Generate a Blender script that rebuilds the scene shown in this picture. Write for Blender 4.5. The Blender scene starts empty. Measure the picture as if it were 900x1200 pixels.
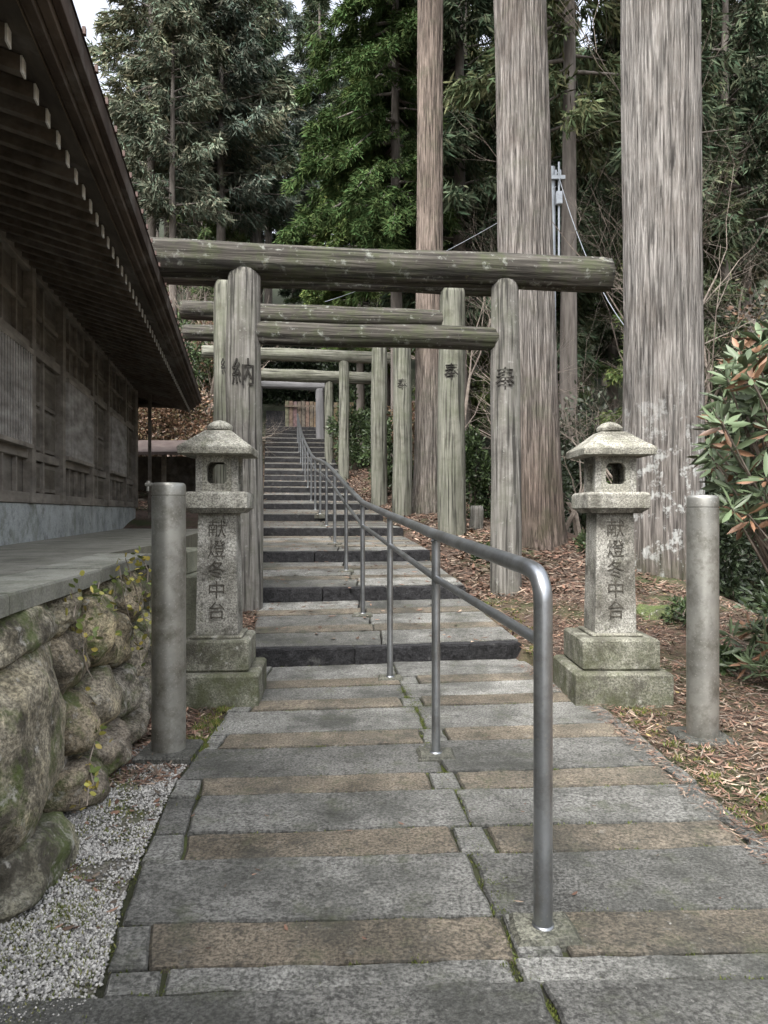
import bpy, math, random
import numpy as np
from mathutils import Vector, Matrix, noise as mnoise
random.seed(7)
rng = np.random.default_rng(7)
scene = bpy.context.scene
COL = scene.collection

# ------------------------------------------------------------------ helpers
def link(o, parent=None):
    COL.objects.link(o)
    if parent is not None:
        o.parent = parent
        o.matrix_parent_inverse = parent.matrix_basis.inverted()
    return o

def empty(name, loc=(0,0,0), rotz=0.0):
    e = bpy.data.objects.new(name, None)
    e.empty_display_size = 0.2
    e.matrix_basis = Matrix.Translation(loc) @ Matrix.Rotation(rotz, 4, 'Z')
    COL.objects.link(e)
    return e

def fast_mesh(name, V, F, C=None, mat=None, smooth=False):
    V = np.asarray(V, dtype=np.float32); F = np.asarray(F, dtype=np.int32)
    me = bpy.data.meshes.new(name)
    k = F.shape[1]
    me.vertices.add(len(V)); me.vertices.foreach_set('co', V.ravel())
    me.loops.add(F.size); me.loops.foreach_set('vertex_index', F.ravel())
    me.polygons.add(len(F))
    me.polygons.foreach_set('loop_start', np.arange(0, F.size, k, dtype=np.int32))
    me.polygons.foreach_set('loop_total', np.full(len(F), k, dtype=np.int32))
    if smooth: me.polygons.foreach_set('use_smooth', np.ones(len(F), dtype=bool))
    me.update(calc_edges=True)
    if C is not None:
        a = me.color_attributes.new('Col', 'FLOAT_COLOR', 'CORNER')
        c4 = np.ones((F.size, 4), dtype=np.float32)
        c4[:, :3] = np.repeat(np.asarray(C, dtype=np.float32), k, axis=0)
        a.data.foreach_set('color', c4.ravel())
    if mat: me.materials.append(mat)
    return me

class MB:
    """polygon soup builder with per-face colour"""
    def __init__(s): s.v=[]; s.f=[]; s.c=[]
    def add(s, vs, fs, col=(1,1,1)):
        b=len(s.v); s.v.extend([tuple(p) for p in vs])
        for f in fs: s.f.append([b+i for i in f]); s.c.append(col)
    def box(s, lo, hi, col=(1,1,1), bev=0.0, M=None):
        x0,y0,z0=lo; x1,y1,z1=hi
        if bev<=0:
            vs=[(x0,y0,z0),(x1,y0,z0),(x1,y1,z0),(x0,y1,z0),(x0,y0,z1),(x1,y0,z1),(x1,y1,z1),(x0,y1,z1)]
            fs=[(0,3,2,1),(4,5,6,7),(0,1,5,4),(1,2,6,5),(2,3,7,6),(3,0,4,7)]
        else:
            b=bev; vs=[]
            for (z,i) in ((z0,b),(z0+b,0),(z1-b,0),(z1,b)):
                vs+=[(x0+i,y0+i,z),(x1-i,y0+i,z),(x1-i,y1-i,z),(x0+i,y1-i,z)]
            fs=[(3,2,1,0),(12,13,14,15)]
            for r in range(3):
                for k in range(4):
                    a=r*4+k; c=r*4+(k+1)%4
                    fs.append((a,c,c+4,a+4))
        if M is not None: vs=[tuple(M@Vector(p)) for p in vs]
        s.add(vs,fs,col)
    def frustum(s, cx,cy, z0,w0, z1,w1, col=(1,1,1), n=4, rot=math.pi/4):
        k = 1/math.cos(math.pi/n)
        vs=[]
        for z,w in ((z0,w0),(z1,w1)):
            for i in range(n):
                a=rot+2*math.pi*i/n
                vs.append((cx+math.cos(a)*w/2*k, cy+math.sin(a)*w/2*k, z))
        fs=[tuple(range(n))[::-1], tuple(range(n,2*n))]
        for i in range(n):
            j=(i+1)%n; fs.append((i,j,n+j,n+i))
        s.add(vs,fs,col)
    def obj(s, name, mat=None, parent=None, smooth=False):
        me=bpy.data.meshes.new(name)
        me.from_pydata(s.v,[],s.f)
        a=me.color_attributes.new('Col','FLOAT_COLOR','CORNER')
        arr=[]
        for f,c in zip(s.f,s.c):
            arr.extend([c[0],c[1],c[2],1.0]*len(f))
        a.data.foreach_set('color',arr)
        if smooth:
            me.polygons.foreach_set('use_smooth',[True]*len(me.polygons))
        if mat: me.materials.append(mat)
        o=bpy.data.objects.new(name,me)
        return link(o,parent)

def tube_geo(pts, radii, n=6):
    pts=[Vector(p) for p in pts]
    V=[];F=[]
    up=Vector((0,0,1))
    for i,p in enumerate(pts):
        if i==0: d=pts[1]-p
        elif i==len(pts)-1: d=p-pts[i-1]
        else: d=(pts[i+1]-pts[i-1])
        d.normalize()
        a=d.cross(up)
        if a.length<0.05: a=d.cross(Vector((1,0,0)))
        if i>0:
            a2=prev-d*prev.dot(d)
            if a2.length>1e-4: a=a2
        a.normalize(); prev=a
        b=d.cross(a)
        for k in range(n):
            t=2*math.pi*k/n
            V.append(tuple(p+(a*math.cos(t)+b*math.sin(t))*radii[i]))
    for i in range(len(pts)-1):
        for k in range(n):
            k2=(k+1)%n
            F.append((i*n+k,i*n+k2,(i+1)*n+k2,(i+1)*n+k))
    return V,F

def add_tube(mb, pts, radii, n=6, col=(1,1,1), caps=False):
    V,F=tube_geo(pts,radii,n)
    if caps:
        F=list(F); F.append(tuple(range(n))[::-1]); m=len(V)-n; F.append(tuple(range(m,m+n)))
    mb.add(V,F,col)

# ------------------------------------------------------------------ materials
def new_mat(name):
    m=bpy.data.materials.new(name); m.use_nodes=True
    nt=m.node_tree; nt.nodes.clear()
    out=nt.nodes.new('ShaderNodeOutputMaterial')
    b=nt.nodes.new('ShaderNodeBsdfPrincipled')
    nt.links.new(b.outputs[0],out.inputs[0])
    return m,nt,b,out

def N(nt,t,**kw):
    n=nt.nodes.new(t)
    for k,v in kw.items(): setattr(n,k,v)
    return n

def ramp(nt, fac, stops):
    r=nt.nodes.new('ShaderNodeValToRGB')
    el=r.color_ramp.elements
    while len(el)<len(stops): el.new(0.5)
    for e,(p,c) in zip(el,stops):
        e.position=p; e.color=(c[0],c[1],c[2],1) if len(c)==3 else c
    nt.links.new(fac,r.inputs[0])
    return r.outputs[0]

def coords(nt, stretch=(1,1,1), kind='Object'):
    tc=N(nt,'ShaderNodeTexCoord'); mp=N(nt,'ShaderNodeMapping')
    mp.inputs['Scale'].default_value=stretch
    nt.links.new(tc.outputs[kind],mp.inputs[0]); return mp.outputs[0]

def noise(nt, vec, scale, detail=6, rough=0.6, dist=0.0):
    n=N(nt,'ShaderNodeTexNoise'); n.inputs['Scale'].default_value=scale
    n.inputs['Detail'].default_value=detail; n.inputs['Roughness'].default_value=rough
    n.inputs['Distortion'].default_value=dist
    nt.links.new(vec,n.inputs['Vector']); return n.outputs['Fac']

def mix(nt, fac, a, b, mode='MIX'):
    m=N(nt,'ShaderNodeMix',data_type='RGBA',blend_type=mode)
    if isinstance(fac,float) or isinstance(fac,int): m.inputs['Factor'].default_value=fac
    else: nt.links.new(fac,m.inputs['Factor'])
    for s,v in (('A',a),('B',b)):
        i=[q for q in m.inputs if q.name==s and q.type=='RGBA'][0]
        if isinstance(v,tuple): i.default_value=(v[0],v[1],v[2],1)
        else: nt.links.new(v,i)
    return [q for q in m.outputs if q.type=='RGBA'][0]

def surf(name, stops, scale=6, stretch=(1,1,1), detail=6, rough=0.85, metallic=0.0, bump=0.3,
         bscale=None, bdist=0.02, spots=None, attr=False, speck=None, spec=0.3, rand=False, cracks=None):
    m,nt,b,out=new_mat(name)
    vec=coords(nt,stretch)
    f=noise(nt,vec,scale,detail)
    col=ramp(nt,f,stops)
    raw=coords(nt)
    if attr:
        at=N(nt,'ShaderNodeAttribute',attribute_name='Col')
        col=mix(nt,1.0,col,at.outputs['Color'],'MULTIPLY')
    if speck:
        f2=noise(nt,raw,speck[0],3,0.75)
        g=ramp(nt,f2,[(0.38,(speck[1],)*3),(0.62,(speck[2],)*3)])
        col=mix(nt,1.0,col,g,'MULTIPLY')
    for sp in (spots or []):   # (colour, scale, lo, hi, strength)
        f3=noise(nt,raw,sp[1],7,0.7)
        k=ramp(nt,f3,[(sp[2],(0,0,0)),(sp[3],(sp[4],)*3)])
        col=mix(nt,k,col,sp[0])
    cf=None
    if cracks:  # (scale, zstretch, lo, hi, dark)
        v2=coords(nt,(1,1,cracks[1]))
        cf=noise(nt,v2,cracks[0],4,0.55)
        g=ramp(nt,cf,[(cracks[2],(cracks[4],)*3),(cracks[3],(1,1,1))])
        col=mix(nt,1.0,col,g,'MULTIPLY')
    if rand:
        oi=N(nt,'ShaderNodeObjectInfo')
        rr=ramp(nt,oi.outputs['Random'],[(0,(0.7,)*3),(1,(1.15,)*3)])
        col=mix(nt,1.0,col,rr,'MULTIPLY')
    nt.links.new(col,b.inputs['Base Color'])
    b.inputs['Roughness'].default_value=rough
    b.inputs['Metallic'].default_value=metallic
    b.inputs['Specular IOR Level'].default_value=spec
    if bump>0:
        bf=noise(nt,vec if bscale is None else raw, scale if bscale is None else bscale, 6, 0.7)
        if cf is not None:
            ad=N(nt,'ShaderNodeMath',operation='MULTIPLY_ADD'); ad.inputs[1].default_value=1.2
            nt.links.new(cf,ad.inputs[0]); nt.links.new(bf,ad.inputs[2]); bf=ad.outputs[0]
        bp=N(nt,'ShaderNodeBump'); bp.inputs['Strength'].default_value=bump
        bp.inputs['Distance'].default_value=bdist
        nt.links.new(bf,bp.inputs['Height']); nt.links.new(bp.outputs[0],b.inputs['Normal'])
    return m

def leaf_mat(name, glossy=False, patch=0.6, var=True):
    m,nt,b,out=new_mat(name)
    at=N(nt,'ShaderNodeAttribute',attribute_name='Col')
    col=at.outputs['Color']
    if var:
        oi=N(nt,'ShaderNodeObjectInfo')
        rr=ramp(nt,oi.outputs['Random'],[(0,(0.75,0.8,0.85)),(0.5,(1.0,1.0,0.97)),(1,(1.25,1.17,1.0))])
        col=mix(nt,1.0,col,rr,'MULTIPLY')
    if glossy:
        nt.links.new(col,b.inputs['Base Color'])
        b.inputs['Roughness'].default_value=0.42; b.inputs['Specular IOR Level'].default_value=0.4
    else:
        d=N(nt,'ShaderNodeBsdfDiffuse'); nt.links.new(col,d.inputs[0])
        nt.links.new(d.outputs[0],out.inputs[0])
    return m

M_slab = surf('paving_stone',[(0.3,(0.5,0.5,0.47)),(0.5,(1,1,0.97)),(0.72,(1.4,1.4,1.36))],scale=2.2,rough=0.62,attr=True,
              speck=(70,0.4,1.6),bump=1.0,bscale=55,bdist=0.016,spec=0.35,
              spots=[((0.05,0.052,0.045),1.3,0.45,0.64,0.8),((0.08,0.09,0.05),5,0.54,0.70,0.6),((0.36,0.355,0.32),11,0.6,0.72,0.5),((0.032,0.032,0.028),16,0.55,0.64,0.65),((0.5,0.5,0.46),38,0.65,0.7,0.55)])
M_joint = surf('joint_soil',[(0.3,(0.02,0.02,0.015)),(0.55,(0.045,0.05,0.024)),(0.75,(0.08,0.1,0.03))],scale=4,bump=0.6,bscale=60,rough=0.95)
M_gran = surf('lantern_granite',[(0.32,(0.14,0.135,0.115)),(0.5,(0.27,0.265,0.235)),(0.68,(0.4,0.395,0.36))],scale=3.5,attr=True,speck=(80,0.45,1.5),
              bump=0.9,bscale=50,bdist=0.012,rough=0.9,spots=[((0.05,0.046,0.037),3.2,0.47,0.63,0.8),((0.1,0.11,0.06),6,0.55,0.7,0.5),((0.5,0.5,0.46),13,0.6,0.67,0.6),((0.03,0.03,0.025),20,0.58,0.66,0.7)])
M_conc = surf('concrete',[(0.3,(0.2,0.205,0.18)),(0.5,(0.33,0.33,0.295)),(0.75,(0.42,0.42,0.385))],scale=2.5,attr=True,speck=(90,0.75,1.2),
              bump=0.4,bscale=50,bdist=0.006,spots=[((0.12,0.135,0.08),3,0.5,0.7,0.6),((0.09,0.09,0.08),7,0.53,0.7,0.65)])
M_boulder = surf('boulder_stone',[(0.3,(0.45,0.43,0.38)),(0.5,(1,1,1)),(0.68,(1.5,1.46,1.3))],scale=4,attr=True,speck=(60,0.45,1.5),
              bump=1.0,bscale=16,bdist=0.035,spots=[((0.045,0.04,0.03),3.0,0.46,0.59,0.88),((0.085,0.115,0.03),4.3,0.5,0.62,0.8),((0.48,0.47,0.42),10,0.57,0.65,0.7)])
M_soil = surf('forest_floor',[(0.3,(0.035,0.025,0.019)),(0.5,(0.085,0.058,0.044)),(0.7,(0.14,0.097,0.073))],scale=9,bump=1.0,bscale=30,bdist=0.03,rough=1,
              spots=[((0.05,0.07,0.025),0.8,0.48,0.6,0.8),((0.19,0.125,0.085),40,0.58,0.66,0.5)])
M_gravbase = surf('gravel_bed',[(0.35,(0.07,0.063,0.05)),(0.6,(0.24,0.225,0.195))],scale=70,bump=1,bscale=80,bdist=0.01,
              spots=[((0.075,0.09,0.035),1.8,0.47,0.6,0.9)])
M_pebble = surf('gravel_stones',[(0.3,(0.8,)*3),(0.7,(1.1,)*3)],scale=20,attr=True,bump=0)
BK=[(0.32,(0.115,0.105,0.094)),(0.45,(0.2,0.186,0.17)),(0.56,(0.275,0.259,0.24)),(0.7,(0.39,0.37,0.345))]
M_bark = surf('cedar_bark',BK,scale=55,stretch=(1,1,0.045),detail=7,bump=1.0,bdist=0.04,rough=0.95,attr=True,cracks=(38,0.03,0.38,0.5,0.4),
              spots=[((0.13,0.098,0.078),1.3,0.46,0.7,0.5),((0.11,0.125,0.075),2.0,0.52,0.7,0.45)])
M_bark_l = surf('lichen_bark',BK,scale=52,stretch=(1,1,0.045),detail=7,bump=1.0,bdist=0.04,rough=0.95,attr=True,cracks=(36,0.03,0.38,0.5,0.4),
              spots=[((0.13,0.105,0.085),1.1,0.48,0.7,0.45)])
def zmask(m,axis_i,a,b,colour,nscale,lo,hi,strength):
    nt=m.node_tree; bs=[n for n in nt.nodes if n.type=='BSDF_PRINCIPLED'][0]
    src=bs.inputs['Base Color'].links[0].from_socket
    raw=coords(nt); f=noise(nt,raw,nscale,8,0.7)
    k=ramp(nt,f,[(lo,(0,0,0)),(hi,(strength,)*3)])
    sx=N(nt,'ShaderNodeSeparateXYZ'); nt.links.new(raw,sx.inputs[0])
    mr=N(nt,'ShaderNodeMapRange'); mr.inputs[1].default_value=a; mr.inputs[2].default_value=b; mr.inputs[3].default_value=1; mr.inputs[4].default_value=0
    nt.links.new(sx.outputs[axis_i],mr.inputs[0])
    mm=N(nt,'ShaderNodeMath',operation='MULTIPLY'); nt.links.new(k,mm.inputs[0]); nt.links.new(mr.outputs[0],mm.inputs[1])
    c=mix(nt,mm.outputs[0],src,colour); nt.links.new(c,bs.inputs['Base Color'])
zmask(M_bark_l,2,1.9,3.6,(0.55,0.57,0.55),4.2,0.54,0.60,0.75)
zmask(M_bark_l,2,0.3,1.2,(0.07,0.08,0.035),3.0,0.4,0.6,0.8)
zmask(M_bark,2,1.0,2.4,(0.09,0.085,0.05),2.5,0.45,0.65,0.7)
zmask(M_soil,1,34,25,(0.025,0.033,0.018),3.0,0.1,0.2,0.93)
zmask(M_gran,2,0.2,0.65,(0.075,0.085,0.04),4.0,0.42,0.62,0.8)
M_bark_d = surf('distant_bark',[(0.3,(0.08,0.07,0.06)),(0.7,(0.25,0.225,0.2))],scale=6,stretch=(1,1,0.15),bump=0.0,rough=0.95,rand=True,detail=3)
M_twig = surf('bare_bark',[(0.3,(0.14,0.115,0.095)),(0.7,(0.36,0.31,0.26))],scale=6,bump=0.0,rough=0.95,rand=True,detail=3)
M_post = surf('weathered_post',[(0.3,(0.085,0.082,0.072)),(0.48,(0.165,0.158,0.142)),(0.68,(0.265,0.258,0.235))],scale=30,stretch=(1,1,0.04),detail=8,
              bump=1.0,bdist=0.02,rough=0.95,cracks=(22,0.035,0.38,0.47,0.33),spots=[((0.09,0.098,0.066),2.2,0.46,0.66,0.6),((0.042,0.037,0.03),1.6,0.5,0.68,0.7),((0.33,0.335,0.31),12,0.59,0.67,0.5)])
M_postg = surf('mossy_post',[(0.3,(0.085,0.086,0.07)),(0.48,(0.16,0.162,0.132)),(0.68,(0.25,0.25,0.21))],scale=30,stretch=(1,1,0.04),detail=8,
              bump=1.0,bdist=0.02,rough=0.95,cracks=(22,0.035,0.38,0.47,0.33),spots=[((0.09,0.102,0.062),2.2,0.45,0.66,0.6),((0.05,0.046,0.034),1.6,0.51,0.68,0.6)])
M_beam = surf('weathered_beam',[(0.3,(0.02,0.0185,0.015)),(0.48,(0.048,0.044,0.037)),(0.68,(0.11,0.103,0.088))],scale=24,stretch=(1,1,0.05),detail=8,
              bump=1.0,bdist=0.02,rough=0.92,cracks=(16,0.04,0.38,0.47,0.35),spots=[((0.055,0.064,0.032),2.6,0.46,0.60,0.7),((0.26,0.275,0.245),8,0.57,0.65,0.6),((0.17,0.14,0.05),4,0.64,0.7,0.6)])
M_greypost = surf('pale_post',[(0.25,(0.09,0.09,0.092)),(0.7,(0.17,0.17,0.175))],scale=6,stretch=(1,1,0.2),bump=0.3)
M_wall = surf('old_timber',[(0.3,(0.08,0.072,0.063)),(0.5,(0.145,0.133,0.118)),(0.75,(0.23,0.215,0.194))],scale=7,stretch=(1,0.25,1),attr=True,bump=0.5,bdist=0.008,
              rough=0.85,spots=[((0.24,0.232,0.215),1.4,0.5,0.7,0.5),((0.04,0.035,0.03),2.5,0.55,0.7,0.5)])
M_ink = surf('carved_ink',[(0.3,(0.016,0.015,0.013)),(0.7,(0.035,0.032,0.027))],scale=30,bump=0)
M_carve = surf('carved_recess',[(0.35,(0.035,0.032,0.026)),(0.65,(0.09,0.083,0.068))],scale=25,bump=0)
M_needle = leaf_mat('cedar_foliage')
M_near = leaf_mat('broad_foliage',glossy=True,var=False)
M_litter = surf('leaf_litter',[(0.3,(0.7,)*3),(0.7,(1.2,)*3)],scale=5,attr=True,bump=0,rough=0.9,detail=2)
def metal(name,c,rough,metallic,stain):
    m,nt,b,out=new_mat(name)
    vec=coords(nt,(1,1,0.1)); raw=coords(nt)
    f=noise(nt,raw,3,7,0.6)
    col=ramp(nt,f,[(0.35,tuple(x*0.72 for x in c)),(0.65,tuple(x*1.12 for x in c))])
    f2=noise(nt,raw,7,8,0.7); k=ramp(nt,f2,[(0.47,(0,0,0)),(0.68,(stain,)*3)])
    col=mix(nt,k,col,(0.12,0.115,0.09))
    f4=noise(nt,raw,60,3,0.6); k=ramp(nt,f4,[(0.6,(0,0,0)),(0.68,(stain*0.7,)*3)])
    col=mix(nt,k,col,(0.45,0.45,0.41))
    nt.links.new(col,b.inputs['Base Color'])
    f3=noise(nt,vec,40,4,0.6)
    r=N(nt,'ShaderNodeMapRange'); r.inputs['To Min'].default_value=rough-0.08; r.inputs['To Max'].default_value=rough+0.15
    nt.links.new(f3,r.inputs[0]); nt.links.new(r.outputs[0],b.inputs['Roughness'])
    b.inputs['Metallic'].default_value=metallic
    bp=N(nt,'ShaderNodeBump'); bp.inputs['Strength'].default_value=0.15; bp.inputs['Distance'].default_value=0.003
    nt.links.new(f3,bp.inputs['Height']); nt.links.new(bp.outputs[0],b.inputs['Normal'])
    return m
M_steel = metal('brushed_steel',(0.37,0.37,0.34),0.40,0.75,0.8)
M_rail  = metal('rail_steel',(0.36,0.38,0.40),0.32,0.9,0.5)

# ------------------------------------------------------------------ terrain description
def SL(y): return -1.24-0.155*(y-7)
def SR(y): return 1.42-0.155*(y-7.2)
steps=[(7.2,0.0,0.16),(9.35,0.36,0.53),(11.5,0.72,0.88),(14.0,1.04,1.19),(16.5,1.29,1.44),(18.8,1.56,1.71),
       (20.6,1.82,1.97),(22.2,2.07,2.22),(23.7,2.32,2.47),(25.1,2.57,2.72),(26.4,2.82,2.97)]
yy,zz=27.6,3.12
while yy<42.5:
    steps.append((yy,zz,zz+0.16)); yy+=1.08; zz+=0.30
END=(yy,zz)
gy=[-40,7.1]; gz=[0,0]
for s in steps: gy.append(s[0]); gz.append((s[1]+s[2])/2)
gy+= [END[0],60,100,200,600]; gz+=[END[1],14,34,75,120]
def gp(y): return np.interp(y,gy,gz)
def tread(y):
    y=float(y)
    if y<steps[0][0]: return 0.0
    for i,s in enumerate(steps):
        nx=steps[i+1] if i+1<len(steps) else (END[0],END[1],0)
        if y<nx[0]: return s[2]+(nx[1]-s[2])*(y-s[0])/(nx[0]-s[0])
    return END[1]
pl_y=[-1,1,2.28,2.8,3.64,4.1,5.5,7.2]; pl_x=[-0.5,-0.72,-0.885,-1.0,-1.11,-1.16,-1.18,-1.25]
pr_y=[-1,1,5.5,6.2,7.2]; pr_x=[1.9,1.8,1.72,1.58,1.42]
def PL(y): return np.where(y<7.2,np.interp(y,pl_y,pl_x),SL(y))
def PR(y): return np.where(y<7.2,np.interp(y,pr_y,pr_x),SR(y))
def sstep(a,b,x):
    t=np.clip((x-a)/(b-a),0,1); return t*t*(3-2*t)
def H(x,y):
    x=np.asarray(x,dtype=float); y=np.asarray(y,dtype=float)
    z=gp(y)+0.0
    xl=PL(y); xr=PR(y)
    dr=x-xr-2.9
    z=z-0.42*np.clip(dr,0,11)*(1-sstep(22,50,y))
    z=z+0.12*np.clip(x-xr-0.15,0,0.8)*sstep(5,9,y)
    z=z+0.45*np.clip(x-26,0,80)
    dl=xl-x-0.8
    z=z+0.5*np.clip(dl,0,60)*sstep(17,25,y)
    z=z+0.03*np.sin(x*2.1+y*1.3)*np.sin(y*1.7-x)+0.25*np.sin(x*0.3+1)*np.sin(y*0.27)*sstep(20,40,y)
    inside=(x>xl-0.02)&(x<xr+0.02)
    z=np.where(inside&(y<44)&(y>-2),gp(y)-0.22,z)
    z=np.where((x<xl)&(y<7.0)&(x>-2.2), -0.02+0*z, z)
    return z

def axis(fine_lo,fine_hi,step,far,growth=1.25):
    a=list(np.arange(fine_lo,fine_hi+1e-6,step)); s=step
    while a[-1]<far: s*=growth; a.append(a[-1]+s)
    s=step
    while a[0]>-far: s*=growth; a.insert(0,a[0]-s)
    return np.array(a)
gx=axis(-6,8,0.14,700); gyv=axis(0,34,0.16,700)
X,Y=np.meshgrid(gx,gyv)
Z=H(X,Y)
nx_,ny_=len(gx),len(gyv)
V=np.stack([X.ravel(),Y.ravel(),Z.ravel()],1)
ii,jj=np.meshgrid(np.arange(nx_-1),np.arange(ny_-1))
a=(jj*nx_+ii).ravel()
F=np.stack([a,a+1,a+1+nx_,a+nx_],1)
me=fast_mesh('ground',V,F,None,M_soil,smooth=True)
link(bpy.data.objects.new('ground',me))

# ------------------------------------------------------------------ paving
def outline(pts, step=0.09, jit=0.006):
    out=[]
    n=len(pts)
    for i in range(n):
        p=Vector(pts[i]); q=Vector(pts[(i+1)%n]); L=(q-p).length
        k=max(1,int(L/step))
        for j in range(k):
            t=j/k
            r=p.lerp(q,t)
            if L>0.02: r=r+Vector((random.uniform(-jit,jit),random.uniform(-jit,jit)))
            out.append(r)
    return out
def slab(mb, pts, zf, thick, col, gap=0.006, bev=0.008, jit=0.008):
    c=Vector((sum(p[0] for p in pts)/len(pts), sum(p[1] for p in pts)/len(pts)))
    pts=[Vector(p)+(c-Vector(p)).normalized()*gap*1.4 for p in pts]
    o=outline(pts,jit=jit)
    n=len(o); vs=[]
    dz=random.uniform(-0.006,0.006)
    tx,ty=random.uniform(-.008,.008),random.uniform(-.008,.008)
    for lvl in range(3):
        for p in o:
            z=zf(p.x,p.y)+dz+tx*(p.x-c.x)+ty*(p.y-c.y)
            if lvl==0: vs.append((p.x,p.y,z-thick))
            elif lvl==1: vs.append((p.x,p.y,z-bev))
            else:
                d=(c-p); q=p+d.normalized()*bev*1.3
                vs.append((q.x,q.y,z))
    fs=[]
    for l in range(2):
        for i in range(n):
            j=(i+1)%n; fs.append((l*n+i,l*n+j,(l+1)*n+j,(l+1)*n+i))
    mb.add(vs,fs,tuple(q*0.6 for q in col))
    b=len(mb.v)-len(vs)
    mb.f.append([b+i for i in range(2*n,3*n)]); mb.c.append(col)
def grey():
    k=random.uniform(0.13,0.25); return (k,k*1.0,k*0.955)
def brown():
    k=random.uniform(0.72,1.08); return (0.195*k,0.168*k,0.132*k)
mb=MB()
def tanr(y): return 0.045+ (0.15-0.045)*min(max((y-2.5)/4.5,0),1)
def PX(u,y): return (u, y+tanr(y)*u)
rows=[(0.6,1.35,'g'),(1.35,1.6,'b'),(1.6,1.93,'g'),(1.93,2.29,'g'),(2.29,2.42,'g'),(2.42,2.68,'b'),(2.68,3.17,'g'),(3.17,3.44,'b'),(3.44,3.9,'g'),(3.9,4.16,'b'),(4.16,4.7,'g'),(4.7,5.0,'b'),
      (5.0,5.58,'g'),(5.58,5.86,'b'),(5.86,6.3,'g'),(6.3,6.58,'b'),(6.58,7.22,'g')]
zflat=lambda x,y:0.0
def seam(y): return 0.5-0.075*(y-2)
def ppl(y): return float(PL(np.array(y)))
def ppr(y): return float(PR(np.array(y)))
for (y0,y1,k) in rows:
    s0=seam(y0)+random.uniform(-.04,.04)
    s1=s0-0.075*(y1-y0)
    e0=0.13+random.uniform(-.04,.05)
    ext=0.85 if y1<2.3 else 0
    L0,L1=ppl(y0-0.06)-ext,ppl(y1-0.06)-ext; R0,R1=ppr(y0+.1),ppr(y1+.1)
    f=brown if k=='b' else grey
    edge=(k=='b' or random.random()<0.55) and ext==0
    lx0=L0+ (e0 if edge else 0); lx1=L1+(e0+random.uniform(-.02,.02) if edge else 0)
    if edge:
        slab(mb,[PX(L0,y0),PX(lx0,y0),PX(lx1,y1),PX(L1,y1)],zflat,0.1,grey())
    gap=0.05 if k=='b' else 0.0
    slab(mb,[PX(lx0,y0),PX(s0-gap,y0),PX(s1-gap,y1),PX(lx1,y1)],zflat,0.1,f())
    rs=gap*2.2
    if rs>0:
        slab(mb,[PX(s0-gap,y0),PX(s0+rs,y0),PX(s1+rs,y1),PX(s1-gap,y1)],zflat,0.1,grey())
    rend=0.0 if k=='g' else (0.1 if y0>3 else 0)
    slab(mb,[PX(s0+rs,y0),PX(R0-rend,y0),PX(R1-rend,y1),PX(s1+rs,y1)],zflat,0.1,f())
    if rend: slab(mb,[PX(R0-rend,y0),PX(R0,y0),PX(R1,y1),PX(R1-rend,y1)],zflat,0.1,grey())
mb.obj('stone_path',M_slab)
mbj=MB()
ys=np.arange(-1,7.5,0.25)
for a_,b_ in zip(ys[:-1],ys[1:]):
    e1=0.8 if a_<2.0 else 0
    mbj.add([(ppl(a_)-.02-e1,a_,-0.018),(ppr(a_)+.02,a_,-0.018),(ppr(b_)+.02,b_,-0.018),(ppl(b_)-.02-e1,b_,-0.018)],[(0,1,2,3)])
mbj.obj('path_bed',M_joint)

# stairs
mb=MB(); mk=MB()
T=0.15
def S(u,y): return (u,y+T*u)
for i,(y0,zb,zt) in enumerate(steps):
    nx=steps[i+1] if i+1<len(steps) else (END[0],END[1],0)
    y1=nx[0]
    zf=lambda x,y,y0=y0,y1=y1,zt=zt,zn=nx[1]: zt+(zn-zt)*min(max(((y-T*x)-y0)/(y1-y0),0),1)
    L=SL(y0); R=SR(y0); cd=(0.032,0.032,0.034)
    nseg=3 if i<6 else 1
    xs=[L]+sorted([L+(R-L)*((q+1)/nseg)+random.uniform(-.15,.15) for q in range(nseg-1)])+[R]
    for xa,xb in zip(xs[:-1],xs[1:]):
        k=random.uniform(0.8,1.2)
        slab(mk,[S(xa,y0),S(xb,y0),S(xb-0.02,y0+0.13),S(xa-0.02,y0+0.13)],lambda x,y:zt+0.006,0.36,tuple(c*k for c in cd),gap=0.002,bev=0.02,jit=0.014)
    y=y0+0.13; kind='g'; 
    while y<y1-0.02:
        w=0.52 if kind=='g' else 0.27
        if i>4: w*=1.4
        ye=min(y+w,y1+0.0)
        if y1-ye<0.12: ye=y1
        La,Lb=SL(y),SL(ye); Ra,Rb=SR(y),SR(ye); m0=0.08-0.15*(y-6.5)+random.uniform(-.05,.05)
        f=brown if kind=='b' else grey
        for (xa,xb,xc,xd) in ((La,m0,m0-.01,Lb),(m0,Ra,Rb,m0-.01)):
            c=f(); c=tuple(q*(1.05 if i<3 else 0.85) for q in c)
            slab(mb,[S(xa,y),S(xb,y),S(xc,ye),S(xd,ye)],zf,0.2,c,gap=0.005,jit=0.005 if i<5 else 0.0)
        y=ye; kind='b' if kind=='g' else 'g'
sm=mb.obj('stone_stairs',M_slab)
M_kerb=surf('dark_kerb_stone',[(0.3,(0.5,)*3),(0.7,(1.7,)*3)],scale=12,attr=True,bump=1.0,bscale=14,bdist=0.04,rough=0.6,spec=0.25,speck=(60,0.5,1.6),
            spots=[((0.12,0.12,0.11),6,0.6,0.7,0.5)])
mk.obj('kerbs',M_kerb,parent=sm)

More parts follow.
